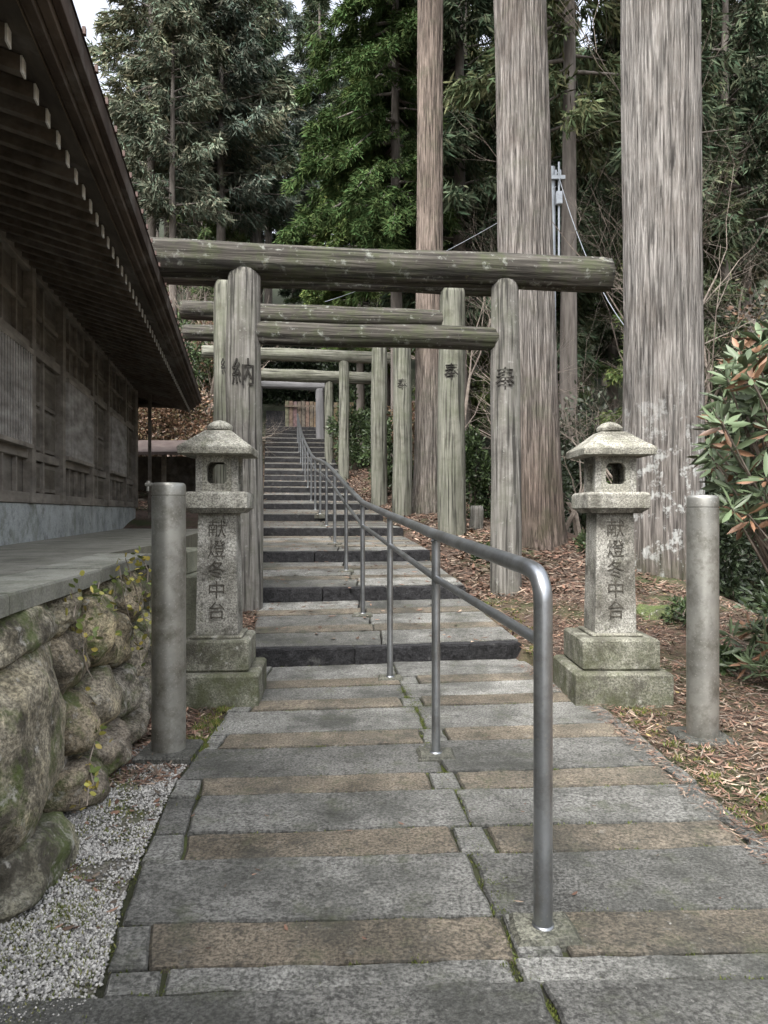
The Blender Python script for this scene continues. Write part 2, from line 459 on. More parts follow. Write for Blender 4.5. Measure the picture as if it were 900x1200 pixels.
# ------------------------------------------------------------------ handrail
hr=empty('handrail',(0.57,2.6,0))
posts=[(0.57,2.6),(0.32,4.47),(0.054,6.54)]
y=8.55
while y<33: posts.append((0.054-0.152*(y-6.54),y)); y+=1.95
tops=[1.30,1.36,1.47]+[tread(p[1]-T*p[0])+1.25 for p in posts[3:]]
ts=list(tops)
for i in range(3,len(tops)-1): ts[i]=(tops[i-1]+tops[i]*2+tops[i+1])/4
tops=ts
mb=MB()
for i,(p,t) in enumerate(zip(posts,tops)):
    zb=tread(p[1]-T*p[0]) if p[1]>7.2 else 0
    if i==0:
        pts=[(p[0],p[1],zb-.02),(p[0],p[1],t-0.12)]
        R_=0.10; d=Vector((posts[1][0]-p[0],posts[1][1]-p[1],0)).normalized()
        for k in range(1,8):
            a_=math.pi/2*k/8
            pts.append((p[0]+d.x*R_*(1-math.cos(a_)),p[1]+d.y*R_*(1-math.cos(a_)),t-0.12+0.1*math.sin(a_)+0.0))
        pts.append((p[0]+d.x*0.14,p[1]+d.y*0.14,t-0.012))
        for q,tt in zip(posts[1:],tops[1:]): pts.append((q[0],q[1],tt))
        add_tube(mb,pts,[0.034]*2+[0.034]*7+[0.033]*(len(pts)-9),20)
    else:
        add_tube(mb,[(p[0],p[1],zb-.02),(p[0],p[1],t-0.01)],[0.027,0.027],12)
    add_tube(mb,[(p[0],p[1],zb+0.004),(p[0],p[1],zb+0.026)],[0.043,0.039],16,caps=True)
add_tube(mb,[(p[0],p[1],t-0.27) for p,t in zip(posts,tops)],[0.021]*len(posts),12)
for p,t in list(zip(posts,tops))[1:6]:
    add_tube(mb,[(p[0],p[1],t-0.045),(p[0],p[1],t-0.03)],[0.032,0.03],12,caps=True)
mb.obj('rails_and_posts',M_rail,parent=hr,smooth=True)
mb=MB()
for i,p in enumerate(posts[:8]):
    zb=tread(p[1]-T*p[0]) if p[1]>7.2 else 0
    w=0.115
    zf=lambda x,y,zb=zb: zb+0.018
    slab(mb,[(p[0]-w,p[1]-w*.9),(p[0]+w,p[1]-w*.8),(p[0]+w,p[1]+w*.9),(p[0]-w,p[1]+w*.8)],zf,0.1,(0.17,0.17,0.14),gap=0.0,bev=0.015)
mb.obj('footings',M_slab,parent=hr)

# ------------------------------------------------------------------ bollards
def bollard(x,y,h,rad,latch):
    e=empty('bollard',(x,y,0))
    mb=MB()
    prof=[(rad,0.0),(rad,h-0.085),(rad-0.004,h-0.083),(rad-0.004,h-0.077),(rad,h-0.075),(rad,h-0.02),(rad-0.004,h-0.008),(rad-0.014,h),(0.001,h+0.004)]
    n=48; vs=[];fs=[]
    for r_,z_ in prof:
        for k in range(n):
            a_=2*math.pi*k/n; vs.append((x+r_*math.cos(a_),y+r_*math.sin(a_),z_))
    for i in range(len(prof)-1):
        for k in range(n):
            k2=(k+1)%n; fs.append((i*n+k,i*n+k2,(i+1)*n+k2,(i+1)*n+k))
    mb.add(vs,fs)
    o=mb.obj('steel_tube',M_steel,parent=e)
    for p in o.data.polygons: p.use_smooth=True
    try: o.data.set_sharp_from_angle(angle=math.radians(35))
    except Exception: pass
    mb=MB()
    mb.box((x-0.17,y-0.17,-0.03),(x+0.17,y+0.19,0.035),(0.10,0.10,0.092),bev=0.015)
    mb.obj('footing',M_slab,parent=e)
    if latch:
        mb=MB()
        mb.box((x-rad-0.035,y-0.03,h-0.02),(x-rad+0.01,y+0.03,h+0.0),bev=0.003)
        add_tube(mb,[(x-rad-0.02,y-0.012,h-0.05),(x-rad-0.02,y-0.012,h+0.012)],[0.012,0.012],10,caps=True)
        mb.obj('chain_bracket',M_steel,parent=e)
bollard(-1.335,4.50,1.68,0.103,True)
bollard(2.10,4.78,1.61,0.100,False)

# ------------------------------------------------------------------ text helper
def text_mesh(body, size, name, mat, parent, place, bend=None, extr=0.004, off=-0.0022):
    for i,ch in enumerate(list(body)):
        cu=bpy.data.curves.new('tmp','FONT'); cu.body=ch; cu.size=size; cu.align_x='CENTER'; cu.align_y='CENTER'; cu.extrude=extr
        cu.offset=off
        ob=bpy.data.objects.new('tmp',cu); COL.objects.link(ob)
        bpy.context.view_layer.update()
        dg=bpy.context.evaluated_depsgraph_get()
        me=bpy.data.meshes.new_from_object(ob.evaluated_get(dg))
        bpy.data.objects.remove(ob)
        for v in me.vertices:
            x_,y_,z_=v.co
            y_-= i*size*1.08
            if bend:
                rr=bend+z_
                v.co=(rr*math.sin(x_/bend),-rr*math.cos(x_/bend),y_*1.15)
            else: v.co=(x_,-z_,y_)
        me.materials.clear(); me.materials.append(mat)
        me.name=name
        o=bpy.data.objects.new(name,me); o.matrix_basis=place
        link(o,parent)

# ------------------------------------------------------------------ stone lanterns
def lantern(x,y,s,base_w,up_r,rot,txt):
    e=empty('stone_lantern',(x,y,0),rot)
    Mx=Matrix.Translation((x,y,0))@Matrix.Rotation(rot,4,'Z')
    mb=MB(); c1=(0.85,0.85,0.78)
    def bx(w,z0,z1,col=(1,1,1),bev=0.012): mb.box((-w/2,-w/2,z0),(w/2,w/2,z1),col,bev,Mx)
    bx(base_w,-0.05,0.25,(0.7,0.71,0.64),0.02)
    bx(base_w*up_r,0.25,0.50,(0.8,0.81,0.74),0.018)
    bx(0.42*s,0.50,0.525,c1,0.006)
    def fr(z0,w0,z1,w1,col=(1,1,1)):
        b=len(mb.v); mb.frustum(0,0,z0,w0,z1,w1,col)
        for i in range(b,len(mb.v)): mb.v[i]=tuple(Mx@Vector(mb.v[i]))
    fr(0.525,0.34*s,1.49,0.305*s)
    fr(1.49,0.40*s,1.53,0.50*s); fr(1.53,0.51*s,1.64,0.51*s,(1.1,1.1,1.07)); fr(1.64,0.51*s,1.66,0.47*s,(1.1,1.1,1.07))
    w=0.34*s; z0,z1=1.66,1.955; h=w/2; t=0.05
    for sx in (-1,1):
        for sy in (-1,1):
            mb.box((min(sx*h,sx*(h-t)),min(sy*h,sy*(h-t)),z0),(max(sx*h,sx*(h-t)),max(sy*h,sy*(h-t)),z1),(1,1,1),0,Mx)
    for side in range(4):
        Ms=Mx@Matrix.Rotation(side*math.pi/2,4,'Z')
        i_=h-t-0.001; yf=-h+0.004; yb=-h+t
        op=[(-0.08*s,z0+0.09),(-0.06*s,z0+0.065),(0.06*s,z0+0.065),(0.08*s,z0+0.09),(0.08*s,z0+0.20),(0.055*s,z0+0.235),(-0.055*s,z0+0.235),(-0.08*s,z0+0.20)]
        ou=[(-i_,z0),(-0.02,z0),(0.02,z0),(i_,z0),(i_,z1),(0.02,z1),(-0.02,z1),(-i_,z1)]
        vs=[Ms@Vector((p[0],yf,p[1])) for p in op]+[Ms@Vector((p[0],yf,p[1])) for p in ou]+[Ms@Vector((p[0],yb,p[1])) for p in op]
        fs=[]
        for k in range(8):
            k2=(k+1)%8
            fs.append((k,8+k,8+k2,k2)); fs.append((k,k2,16+k2,16+k))
        mb.add(vs,fs,(0.9,0.9,0.85))
    mb.box((-h+0.01,-h+0.01,z0),(h-0.01,h-0.01,z0+0.012),(0.5,0.5,0.45),0,Mx)
    prof=[(1.95,0.42),(1.955,0.61),(2.005,0.625),(2.02,0.60),(2.06,0.48),(2.10,0.37),(2.135,0.275),(2.155,0.22)]
    for (za,wa),(zb,wb) in zip(prof[:-1],prof[1:]): fr(za,wa*s*0.95,zb,wb*s*0.95,(1.0,1.0,0.95))
    pr=[(2.155,0.075),(2.165,0.105),(2.19,0.108),(2.215,0.085),(2.235,0.05),(2.245,0.01)]
    n=20; vs=[Mx@Vector((r_*s*math.cos(2*math.pi*k/n),r_*s*math.sin(2*math.pi*k/n),z_)) for z_,r_ in pr for k in range(n)]
    fs=[(i*n+k,i*n+(k+1)%n,(i+1)*n+(k+1)%n,(i+1)*n+k) for i in range(len(pr)-1) for k in range(n)]
    mb.add(vs,fs,(1,1,.95))
    o=mb.obj('carved_stone',M_gran,parent=e)
    bm=o.modifiers.new('b','BEVEL'); bm.width=0.008; bm.segments=2; bm.limit_method='ANGLE'
    text_mesh(txt,0.155*s,'inscription',M_carve,e,Mx@Matrix.Translation((0,-0.158*s,1.36))@Matrix.Rotation(math.radians(-1.0),4,'X'),extr=0.004,off=-0.001)
lantern(-1.335,5.9,0.97,0.69,0.76,0.07,'献燈冬中台')
lantern(1.865,6.0,0.98,0.76,0.80,0.0,'献燈冬中台')

# ------------------------------------------------------------------ torii
def log(name,p0,p1,r0,r1,mat,parent,amp=0.012,n=48,rows=50,seed=0):
    p0=Vector(p0);p1=Vector(p1); L=(p1-p0).length
    vs=[];fs=[]
    for i in range(rows+1):
        t=i/rows; r_=r0+(r1-r0)*t
        wob=Vector((mnoise.noise((seed,t*1.5,0.3)),mnoise.noise((seed,t*1.5,7.3)),0))*0.03
        for k in range(n):
            a_=2*math.pi*k/n
            d=mnoise.noise((math.cos(a_)*5+seed,math.sin(a_)*5,t*L*0.5))*amp+mnoise.noise((math.cos(a_)*1.2+seed,math.sin(a_)*1.2,t*L*0.8))*amp*1.5
            q=r_+d
            if i in(0,rows): q-=0.015
            vs.append((q*math.cos(a_)+wob.x,q*math.sin(a_)+wob.y,t*L))
    for i in range(rows):
        for k in range(n):
            k2=(k+1)%n; fs.append((i*n+k,i*n+k2,(i+1)*n+k2,(i+1)*n+k))
    fs.append(tuple(range(n))[::-1]); fs.append(tuple(range(rows*n,rows*n+n)))
    me=bpy.data.meshes.new(name); me.from_pydata(vs,[],fs)
    me.polygons.foreach_set('use_smooth',[True]*(len(fs)-2)+[False]*2)
    me.materials.append(mat)
    o=bpy.data.objects.new(name,me)
    q=(p1-p0).to_track_quat('Z','Y')
    o.matrix_basis=Matrix.Translation(p0)@q.to_matrix().to_4x4()
    return link(o,parent)

def torii(L,R,zb,zbeam,el,er,rp,rb,rn,dnuki,mp,mbm,seed,txt=None,nuki=True,rpl=None,tsz=1.45):
    L=Vector((L[0],L[1],0));R=Vector((R[0],R[1],0)); d=(R-L).normalized()
    e=empty('torii_gate',((L+R)/2).to_tuple()[:2]+(zb,))
    up=lambda v,z:(v.x,v.y,z)
    rpl=rpl or rp
    o1=log('post_1',up(L,zb-0.3),up(L,zbeam-rb*0.6),rpl*1.06,rpl*0.95,mp,e,seed=seed)
    o2=log('post_2',up(R,zb-0.3),up(R,zbeam-rb*0.6),rp*1.06,rp*0.95,mp,e,seed=seed+3)
    log('top_beam',up(L-d*el,zbeam+0.02),up(R+d*er,zbeam-0.0),rb,rb*0.97,mbm,e,seed=seed+5,rows=60,amp=0.016)
    if nuki: log('tie_beam',up(L+d*0.0,zbeam-dnuki),up(R,zbeam-dnuki),rn,rn,mbm,e,seed=seed+8,rows=50)
    if txt:
        for P,ch,rr,ob in ((L,txt[0],rpl,o1),(R,txt[1],rp,o2)):
            look=math.atan2(P.x,P.y)*-1.0
            # measure the real front surface of the log at the text height
            best=0; cx=[];cy=[]
            for v in ob.data.vertices:
                w_=ob.matrix_basis@v.co
                if abs(w_.z-txt[2])<0.25: cx.append(w_.x); cy.append(w_.y)
            mx=(max(cx)+min(cx))/2; my=(max(cy)+min(cy))/2; rad=(max(cx)-min(cx))/2
            pl=Matrix.Translation((mx,my,txt[2]))@Matrix.Rotation(look*0.9,4,'Z')
            text_mesh(ch,rr*tsz,'carved_character',M_ink,e,pl,bend=rad+0.002,extr=0.006,off=0.0)
torii((-1.71,8.85),(1.545,9.25),0.38,4.56,1.2,1.38,0.185,0.215,0.14,0.86,M_post,M_beam,1,('納','奉',3.15),rpl=0.21)
torii((-2.72,12.6),(1.21,13.0),0.95,5.62,1.3,1.3,0.24,0.22,0.14,0.68,M_postg,M_beam,11,('納','奉',3.95),tsz=1.15)
torii((-3.25,16.0),(0.42,16.5),1.35,5.90,1.2,1.1,0.21,0.21,0.14,1.0,M_postg,M_beam,21,('納','奉',4.35),nuki=False,tsz=1.15)
torii((-3.65,18.5),(-0.13,19.0),1.6,6.02,1.45,1.2,0.21,0.2,0.14,1.0,M_postg,M_beam,31,nuki=False)
torii((-4.5,24.5),(-1.38,25.0),2.5,6.85,1.6,1.75,0.18,0.21,0.14,1.0,M_postg,M_postg,41,nuki=False)
torii((-5.0,28.0),(-2.15,28.5),3.1,6.8,1.5,1.75,0.17,0.24,0.14,1.0,M_postg,M_postg,51,nuki=False)
torii((-5.65,32.5),(-2.9,33.0),4.3,7.2,0.9,0.4,0.2,0.17,0.12,0.9,M_greypost,M_greypost,61,nuki=False)

# ------------------------------------------------------------------ boulder retaining wall + platform
def WX(y): return -1.42-0.118*(y-2.0)
rw=empty('boulder_retaining_wall',(WX(4),4,0))
def ico(sub):
    import bmesh
    bm=bmesh.new(); bmesh.ops.create_icosphere(bm,subdivisions=sub,radius=1)
    v=np.array([tuple(q.co) for q in bm.verts]); f=np.array([[q.index for q in p.verts] for p in bm.faces]); bm.free(); return v,f
IV,IF=ico(4)
BV=[];BF=[];BC=[];nb=0
def stone_geo(seed):
    v=IV.copy()
    v=np.sign(v)*np.abs(v)**0.74
    v/= np.abs(v).max()
    disp=np.array([1+0.26*mnoise.noise((p[0]*1.3+seed*3.1,p[1]*1.3,p[2]*1.3))+0.10*mnoise.noise((p[0]*2.7+seed,p[1]*2.7,p[2]*2.7))+0.04*mnoise.noise((p[0]*7+seed,p[1]*7,p[2]*7)) for p in v])
    return v*disp[:,None]
def boulder(cy,cz,wy,hz,dep=0.3,col=None,seed=0):
    global nb
    v=stone_geo(seed)
    a_=random.uniform(-0.22,0.22); ca,sa=math.cos(a_),math.sin(a_)
    y=v[:,1]*wy/2; z=v[:,2]*hz/2; x=v[:,0]*dep/2
    y,z=y*ca-z*sa, y*sa+z*ca
    bat=0.10*(1-cz)
    BV.append(np.stack([x+WX(cy)-0.12+bat - 0.118*y, y+cy, z+cz],1)); BF.append(IF+nb); nb+=len(v)
    if col is None:
        k=random.uniform(0.8,1.3); t=random.random()
        col=(0.27*k,(0.24+0.02*t)*k,(0.18+0.06*t)*k)
    BC.append(np.tile(np.array(col)*1.25,(len(IF),1)))
hand=[(3.02,0.53,0.92,0.70,0.44,(0.27,0.245,0.185)),(3.12,0.99,0.8,0.22,0.38,(0.25,0.23,0.18)),(3.0,0.06,0.75,0.28,0.48,(0.17,0.165,0.13)),
(2.2,0.85,0.75,0.5,0.38,None),(2.15,0.35,0.8,0.55,0.42,None),(1.4,0.7,0.8,0.7,0.38,None),(1.4,0.15,0.8,0.45,0.4,None),(0.6,0.75,0.8,0.6,0.36,None),(0.6,0.2,0.8,0.5,0.38,None),
(3.72,1.0,0.40,0.19,0.36,(0.22,0.2,0.15)),(3.70,0.74,0.37,0.29,0.38,(0.22,0.19,0.14)),(3.72,0.42,0.39,0.31,0.40,(0.21,0.18,0.13)),(3.75,0.1,0.47,0.27,0.42,(0.19,0.165,0.13)),
(4.18,0.82,0.47,0.43,0.44,(0.36,0.31,0.21)),(4.15,0.42,0.45,0.33,0.40,(0.24,0.215,0.165)),(4.25,0.12,0.49,0.25,0.42,(0.2,0.175,0.14)),
(4.62,0.98,0.37,0.23,0.36,None),(4.65,0.68,0.39,0.33,0.40,(0.3,0.26,0.18)),(4.68,0.34,0.42,0.31,0.40,None),(4.75,0.08,0.5,0.21,0.40,None),
(5.08,0.9,0.42,0.37,0.38,(0.28,0.24,0.17)),(5.1,0.52,0.39,0.33,0.38,None),(5.12,0.17,0.43,0.31,0.40,None),(5.52,0.95,0.39,0.27,0.36,None),(5.52,0.62,0.37,0.31,0.36,None),(5.5,0.25,0.39,0.37,0.40,None)]
for i,h_ in enumerate(hand): boulder(h_[0],h_[1],h_[2]*1.02,h_[3]*1.04,h_[4],h_[5],seed=i+1)
for i in range(40):
    boulder(random.uniform(2.7,5.6),random.uniform(0.03,1.03),random.uniform(.1,.18),random.uniform(.08,.15),0.14,None,seed=100+i)
me=fast_mesh('boulders',np.concatenate(BV),np.concatenate(BF),np.concatenate(BC),M_boulder,smooth=True)
link(bpy.data.objects.new('boulders',me),rw)
mb=MB()
yA,yB=0.2,5.72
mb.add([(WX(yA)-0.17,yA,-0.3),(WX(yB)-0.17,yB,-0.3),(WX(yB)-0.21,yB,1.085),(WX(yA)-0.21,yA,1.085),(WX(yA)-0.6,yA,-0.3),(WX(yB)-0.6,yB,-0.3),(WX(yB)-0.6,yB,1.085),(WX(yA)-0.6,yA,1.085)],
       [(0,1,2,3),(1,5,6,2),(4,0,3,7),(5,4,7,6)],(1,1,1))
mb.obj('earth_core',M_soil,parent=rw)
mb=MB()
y=0.2
while y<5.7:
    ye=min(y+1.35,5.74); x0,x1=WX(y),WX(ye)
    slab(mb,[(x0-0.36,y),(x0+0.03,y),(x1+0.03,ye),(x1-0.36,ye)],lambda x,y:1.175,0.085,(1.05,1.05,1.0),gap=0.003,bev=0.01,jit=0.002)
    y=ye
mb.obj('coping',M_conc,parent=rw)
mb=MB()
ys=[-3,0,2,4,5.74,8,11,14,17.3]
def pe(y): return WX(y)-0.362 if y<5.75 else -2.0-0.17*(y-5.75)
for a_,b_ in zip(ys[:-1],ys[1:]):
    mb.add([(pe(a_),a_,1.165),(pe(b_),b_,1.165),(-13,b_,1.165),(-13,a_,1.165)],[(0,1,2,3)],(0.8,0.78,0.74))
    mb.add([(pe(a_),a_,1.165),(pe(a_),a_,-0.3),(pe(b_),b_,-0.3),(pe(b_),b_,1.165)],[(0,1,2,3)],(0.6,0.58,0.5))
mb.add([(pe(5.75)-0.0,5.745,1.165),(WX(5.74),5.745,1.165),(WX(5.74),5.745,-.3),(pe(5.75),5.745,-.3)],[(0,1,2,3)],(0.5,0.48,0.42))
mb.add([(pe(17.3),17.3,1.165),(pe(17.3),17.3,-.3),(-13,17.3,-.3),(-13,17.3,1.165)],[(0,1,2,3)],(0.6,0.58,0.5))
ter=mb.obj('terrace',M_conc)
mb=MB()
mb.box((-1.98,6.25,-.1),(-1.60,7.1,0.95),(0.7,0.72,0.62),0.015)
mb.box((-1.98,6.35,0.95),(-1.72,7.0,1.16),(0.85,0.86,0.75),0.015)
mb.obj('edge_blocks',M_conc,parent=ter)
# mossy rock at the foot of the big cedar
v=stone_geo(301)*np.array([0.34,0.28,0.34])+np.array([3.12,8.2,0.12])
link(bpy.data.objects.new('mossy_rock',fast_mesh('mossy_rock',v,IF,np.tile(np.array([0.09,0.115,0.045]),(len(IF),1)),M_boulder,smooth=True)))

# ------------------------------------------------------------------ shrine building
ANG=math.atan(0.2)
bld=empty('wooden_shrine_building',(-2.42,0,0),ANG)
def bobj(mb,name,mat):
    me_o=mb.obj(name,mat); me_o.parent=bld; me_o.matrix_parent_inverse=Matrix.Identity(4); return me_o
Y0,Y1=-5.0,16.8
mb=MB(); mb.box((-7.5,Y0,1.0),(0.06,Y1+0.06,1.60),(1.1,1.18,1.32),0.01); bobj(mb,'foundation',M_conc)
mb=MB(); mb.box((-7.4,Y0,1.60),(0.0,Y1,4.6),(0.8,0.78,0.74)); bobj(mb,'walls',M_wall)
mb=MB(); lt=(1.5,1.48,1.43); md=(1.25,1.23,1.18)
def hb(z0,z1,pr,c=md): mb.box((0.002,Y0,z0),(pr,Y1+pr,z1),c,0.004)
hb(1.602,1.72,0.075); hb(2.10,2.2,0.06); hb(3.30,3.42,0.075); hb(3.78,3.84,0.045); hb(4.2,4.34,0.09)
per=3.42
for b_ in range(-4,4):
    base=9.9+b_*per
    for yy_ in (base-0.12,base+1.82+0.04):
        if Y0<yy_<Y1-0.1: mb.box((0.003,yy_-0.075,1.601),(0.105,yy_+0.075,4.33),md,0.006)
    for yy_ in (base-0.95,):
        if Y0<yy_<Y1-0.1: mb.box((0.003,yy_-0.035,1.72),(0.055,yy_+0.035,4.2),md,0.004)
    for q in range(1,4):
        yq=base+q*0.47
        if Y0<yq<Y1-0.1:
            mb.box((0.003,yq-0.025,1.72),(0.045,yq+0.025,2.10),md,0.003); mb.box((0.003,yq-0.025,3.42),(0.045,yq+0.025,4.2),md,0.003)
mb.box((0.003,Y1-0.11,1.601),(0.11,Y1+0.11,4.33),md,0.006)
bobj(mb,'frame_timbers',M_wall)
mb=MB()
for b_ in range(-4,3):
    base=9.9+b_*per; top=min(base+1.72,Y1-0.2)
    if top<base+0.3 or base<Y0: continue
    mb.box((0.01,base,2.2),(0.14,top,2.25),lt,0.003); mb.box((0.01,base,3.24),(0.14,top,3.3),lt,0.003)
    mb.box((0.005,base,2.25),(0.06,top,3.24),(0.45,0.44,0.42))
    mb.box((0.06,base,2.72),(0.10,top,2.77),lt)
    y=base
    while y<top-0.03:
        mb.box((0.09,y,2.25),(0.135,y+0.047,3.24),(2.05,2.12,2.2)); y+=0.09
bobj(mb,'lattice_windows',M_wall)
mb=MB()
for b_ in range(-4,3):
    base=9.9+b_*per+1.95
    for (a_,c_) in ((base+0.03,base+0.47),(base+0.57,base+1.2)):
        if a_<Y0 or c_>Y1-0.15: continue
        for (z0,z1) in ((1.74,2.08),(2.23,2.72),(2.76,3.28),(3.45,3.76),(3.86,4.18)):
            mb.box((0.003,a_,z0),(0.03,c_,z1),(0.95,0.93,0.88),0.004)
            mb.box((0.028,a_+0.06,z0+0.05),(0.036,c_-0.06,z1-0.05),(0.65,0.62,0.55),0.0)
bobj(mb,'wall_panels',M_wall)
RE=18.2
def hz(x): return 4.36-0.27*x
mb=MB(); mc=MB()
y=Y0
while y<RE-0.25:
    xi=-0.1
    vs=[]
    for x in (xi,1.18):
        for dy in (-0.035,0.035):
            for dz in (-0.09,0): vs.append((x,y+dy,hz(x)+dz))
    mb.add(vs,[(0,1,3,2),(4,6,7,5),(0,4,5,1),(2,3,7,6),(0,2,6,4),(1,5,7,3)],(0.75,0.69,0.62))
    mc.box((1.181,y-0.037,hz(1.18)-0.094),(1.192,y+0.037,hz(1.18)-0.002),(1,1,1))
    y+=0.27
bobj(mb,'rafters',M_wall)
M_white=surf('rafter_cap_paint',[(0.3,(0.5,0.5,0.47)),(0.7,(0.72,0.72,0.69))],scale=9,bump=0)
bobj(mc,'rafter_caps',M_white)
mb=MB()
def sheet(x0,x1,ya,yb,dz,c):
    mb.add([(x0,ya,hz(x0)+dz),(x1,ya,hz(x1)+dz),(x1,yb,hz(x1)+dz),(x0,yb,hz(x0)+dz)],[(0,1,2,3)],c)
sheet(-7.5,1.30,Y0,RE-0.1,0.004,(0.42,0.39,0.35))
for (x0,x1,z0,z1,c) in ((1.20,1.27,4.045,4.12,(0.7,0.63,0.55)),(1.275,1.34,4.10,4.20,(0.4,0.34,0.3)),(1.342,1.40,4.15,4.27,(0.55,0.46,0.4)),(1.402,1.45,4.20,4.36,(0.35,0.27,0.24))):
    mb.box((x0,Y0,z0),(x1,RE-(1.45-x1),z1),c,0.004)
    mb.box((-7.5,RE-(1.45-x1)-(x1-x0),z0+0.002),(x0-0.002,RE-(1.45-x1),z1-0.002),c,0.004)
bobj(mb,'eave_boards',M_wall)
M_roof=surf('copper_roofing',[(0.3,(0.06,0.038,0.033)),(0.7,(0.13,0.09,0.078))],scale=5,bump=0.3,rough=0.5,attr=True)
mb=MB()
zr=7.2
mb.add([(1.46,Y0,4.365),(1.46,RE,4.365),(-3.0,RE-3.5,zr),(-3.0,Y0,zr),(-7.5,RE,4.365),(-7.5,Y0,4.365)],[(0,1,2,3),(1,4,2),(4,5,3,2)],(1,1,1))
for k in range(60):
    y=Y0+k*0.38
    if y>RE-3.6: break
    mb.box((1.455,y,4.355),(1.475,y+0.03,4.40),(0.9,0.8,0.75))
bobj(mb,'roof',M_roof)
mb=MB(); mb.box((0.35,Y1-0.1,1.18),(0.42,Y1-0.03,4.2),(0.9,0.85,0.8),0.004); bobj(mb,'downpipe',M_wall)

cor=empty('covered_corridor',(-5.3,19.3,1.2))
mb=MB()
for x in (-8,-6.9,-5.8,-4.75):
    mb.box((x,18.9,1.1),(x+0.1,19.0,3.0),(1.3,1.25,1.15),0.005)
mb.box((-9,18.88,1.75),(-4.6,18.98-0.01,1.85),(1.3,1.25,1.15),0.004)
mb.box((-9,19.6,1.0),(-4.7,19.7,3.0),(0.45,0.42,0.36))
mb.box((-9,18.7,1.15),(-4.5,19.55,1.28),(1.0,0.95,0.9),0.01)
mb.obj('frame',M_wall,parent=cor)
mb=MB()
mb.add([(-9,18.4,2.95),(-4.3,18.4,2.95),(-4.3,19.5,3.35),(-9,19.5,3.35),(-9,18.4,3.03),(-4.3,18.4,3.03),(-4.3,19.5,3.43),(-9,19.5,3.43)],[(0,3,2,1),(4,5,6,7),(0,1,5,4),(1,2,6,5),(2,3,7,6)],(0.85,1.0,1.05))
mb.obj('roof',M_roof,parent=cor)

mb=MB()
x=-4.9
fy=36.0
while x<-1.6:
    yy_=fy+(x+4.6)*0.15
    mb.box((x,yy_,4.9),(x+0.17,yy_+0.03,7.0+random.uniform(-.02,.02)),tuple(random.uniform(.8,1.1)*c for c in (0.95,0.8,0.68)))
    x+=0.2
mb.box((-4.9,fy-0.12,5.6),(-1.6,fy-0.07,5.7),(0.8,0.7,0.6)); mb.box((-4.9,fy-0.12,6.7),(-1.6,fy-0.07,6.8),(0.8,0.7,0.6))
mb.obj('wooden_fence',M_wall)

# ------------------------------------------------------------------ leaves / foliage generator
def leaves(P,D,L,W,C,fold=0.15,narrow=False):
    n=len(P)
    D=D/np.linalg.norm(D,axis=1,keepdims=True)
    R=rng.normal(size=(n,3)); 
    Sd=np.cross(D,R); Sd/= (np.linalg.norm(Sd,axis=1,keepdims=True)+1e-9)
    return leaves_s(P,D,Sd,L,W,C,fold,narrow)
def leaves_s(P,D,Sd,L,W,C,fold,narrow):
    n=len(P); L=L[:,None]; W=W[:,None]
    if narrow:
        V=np.stack([P,P+D*L*0.45+Sd*W,P+D*L,P+D*L*0.45-Sd*W],1).reshape(-1,3)
        F=np.arange(n*4).reshape(n,4)
        return V,F,C
    Nn=np.cross(Sd,D)
    V=np.stack([P,P+D*L*0.3+Sd*W*0.85+Nn*W*fold,P+D*L*0.68+Sd*W*0.8+Nn*W*fold,P+D*L,P+D*L*0.68-Sd*W*0.8+Nn*W*fold,P+D*L*0.3-Sd*W*0.85+Nn*W*fold],1).reshape(-1,3)
    b=(np.arange(n)*6)[:,None]
    F=np.concatenate([b+np.array([[0,1,2,3]]),b+np.array([[0,3,4,5]])],0)
    return V,F,np.concatenate([C,C],0)
def merge(parts):
    Vs=[];Fs=[];Cs=[];o=0
    for V,F,C in parts:
        Vs.append(np.asarray(V)); Fs.append(np.asarray(F)+o); Cs.append(np.asarray(C)); o+=len(V)
    return np.concatenate(Vs),np.concatenate(Fs),np.concatenate(Cs)

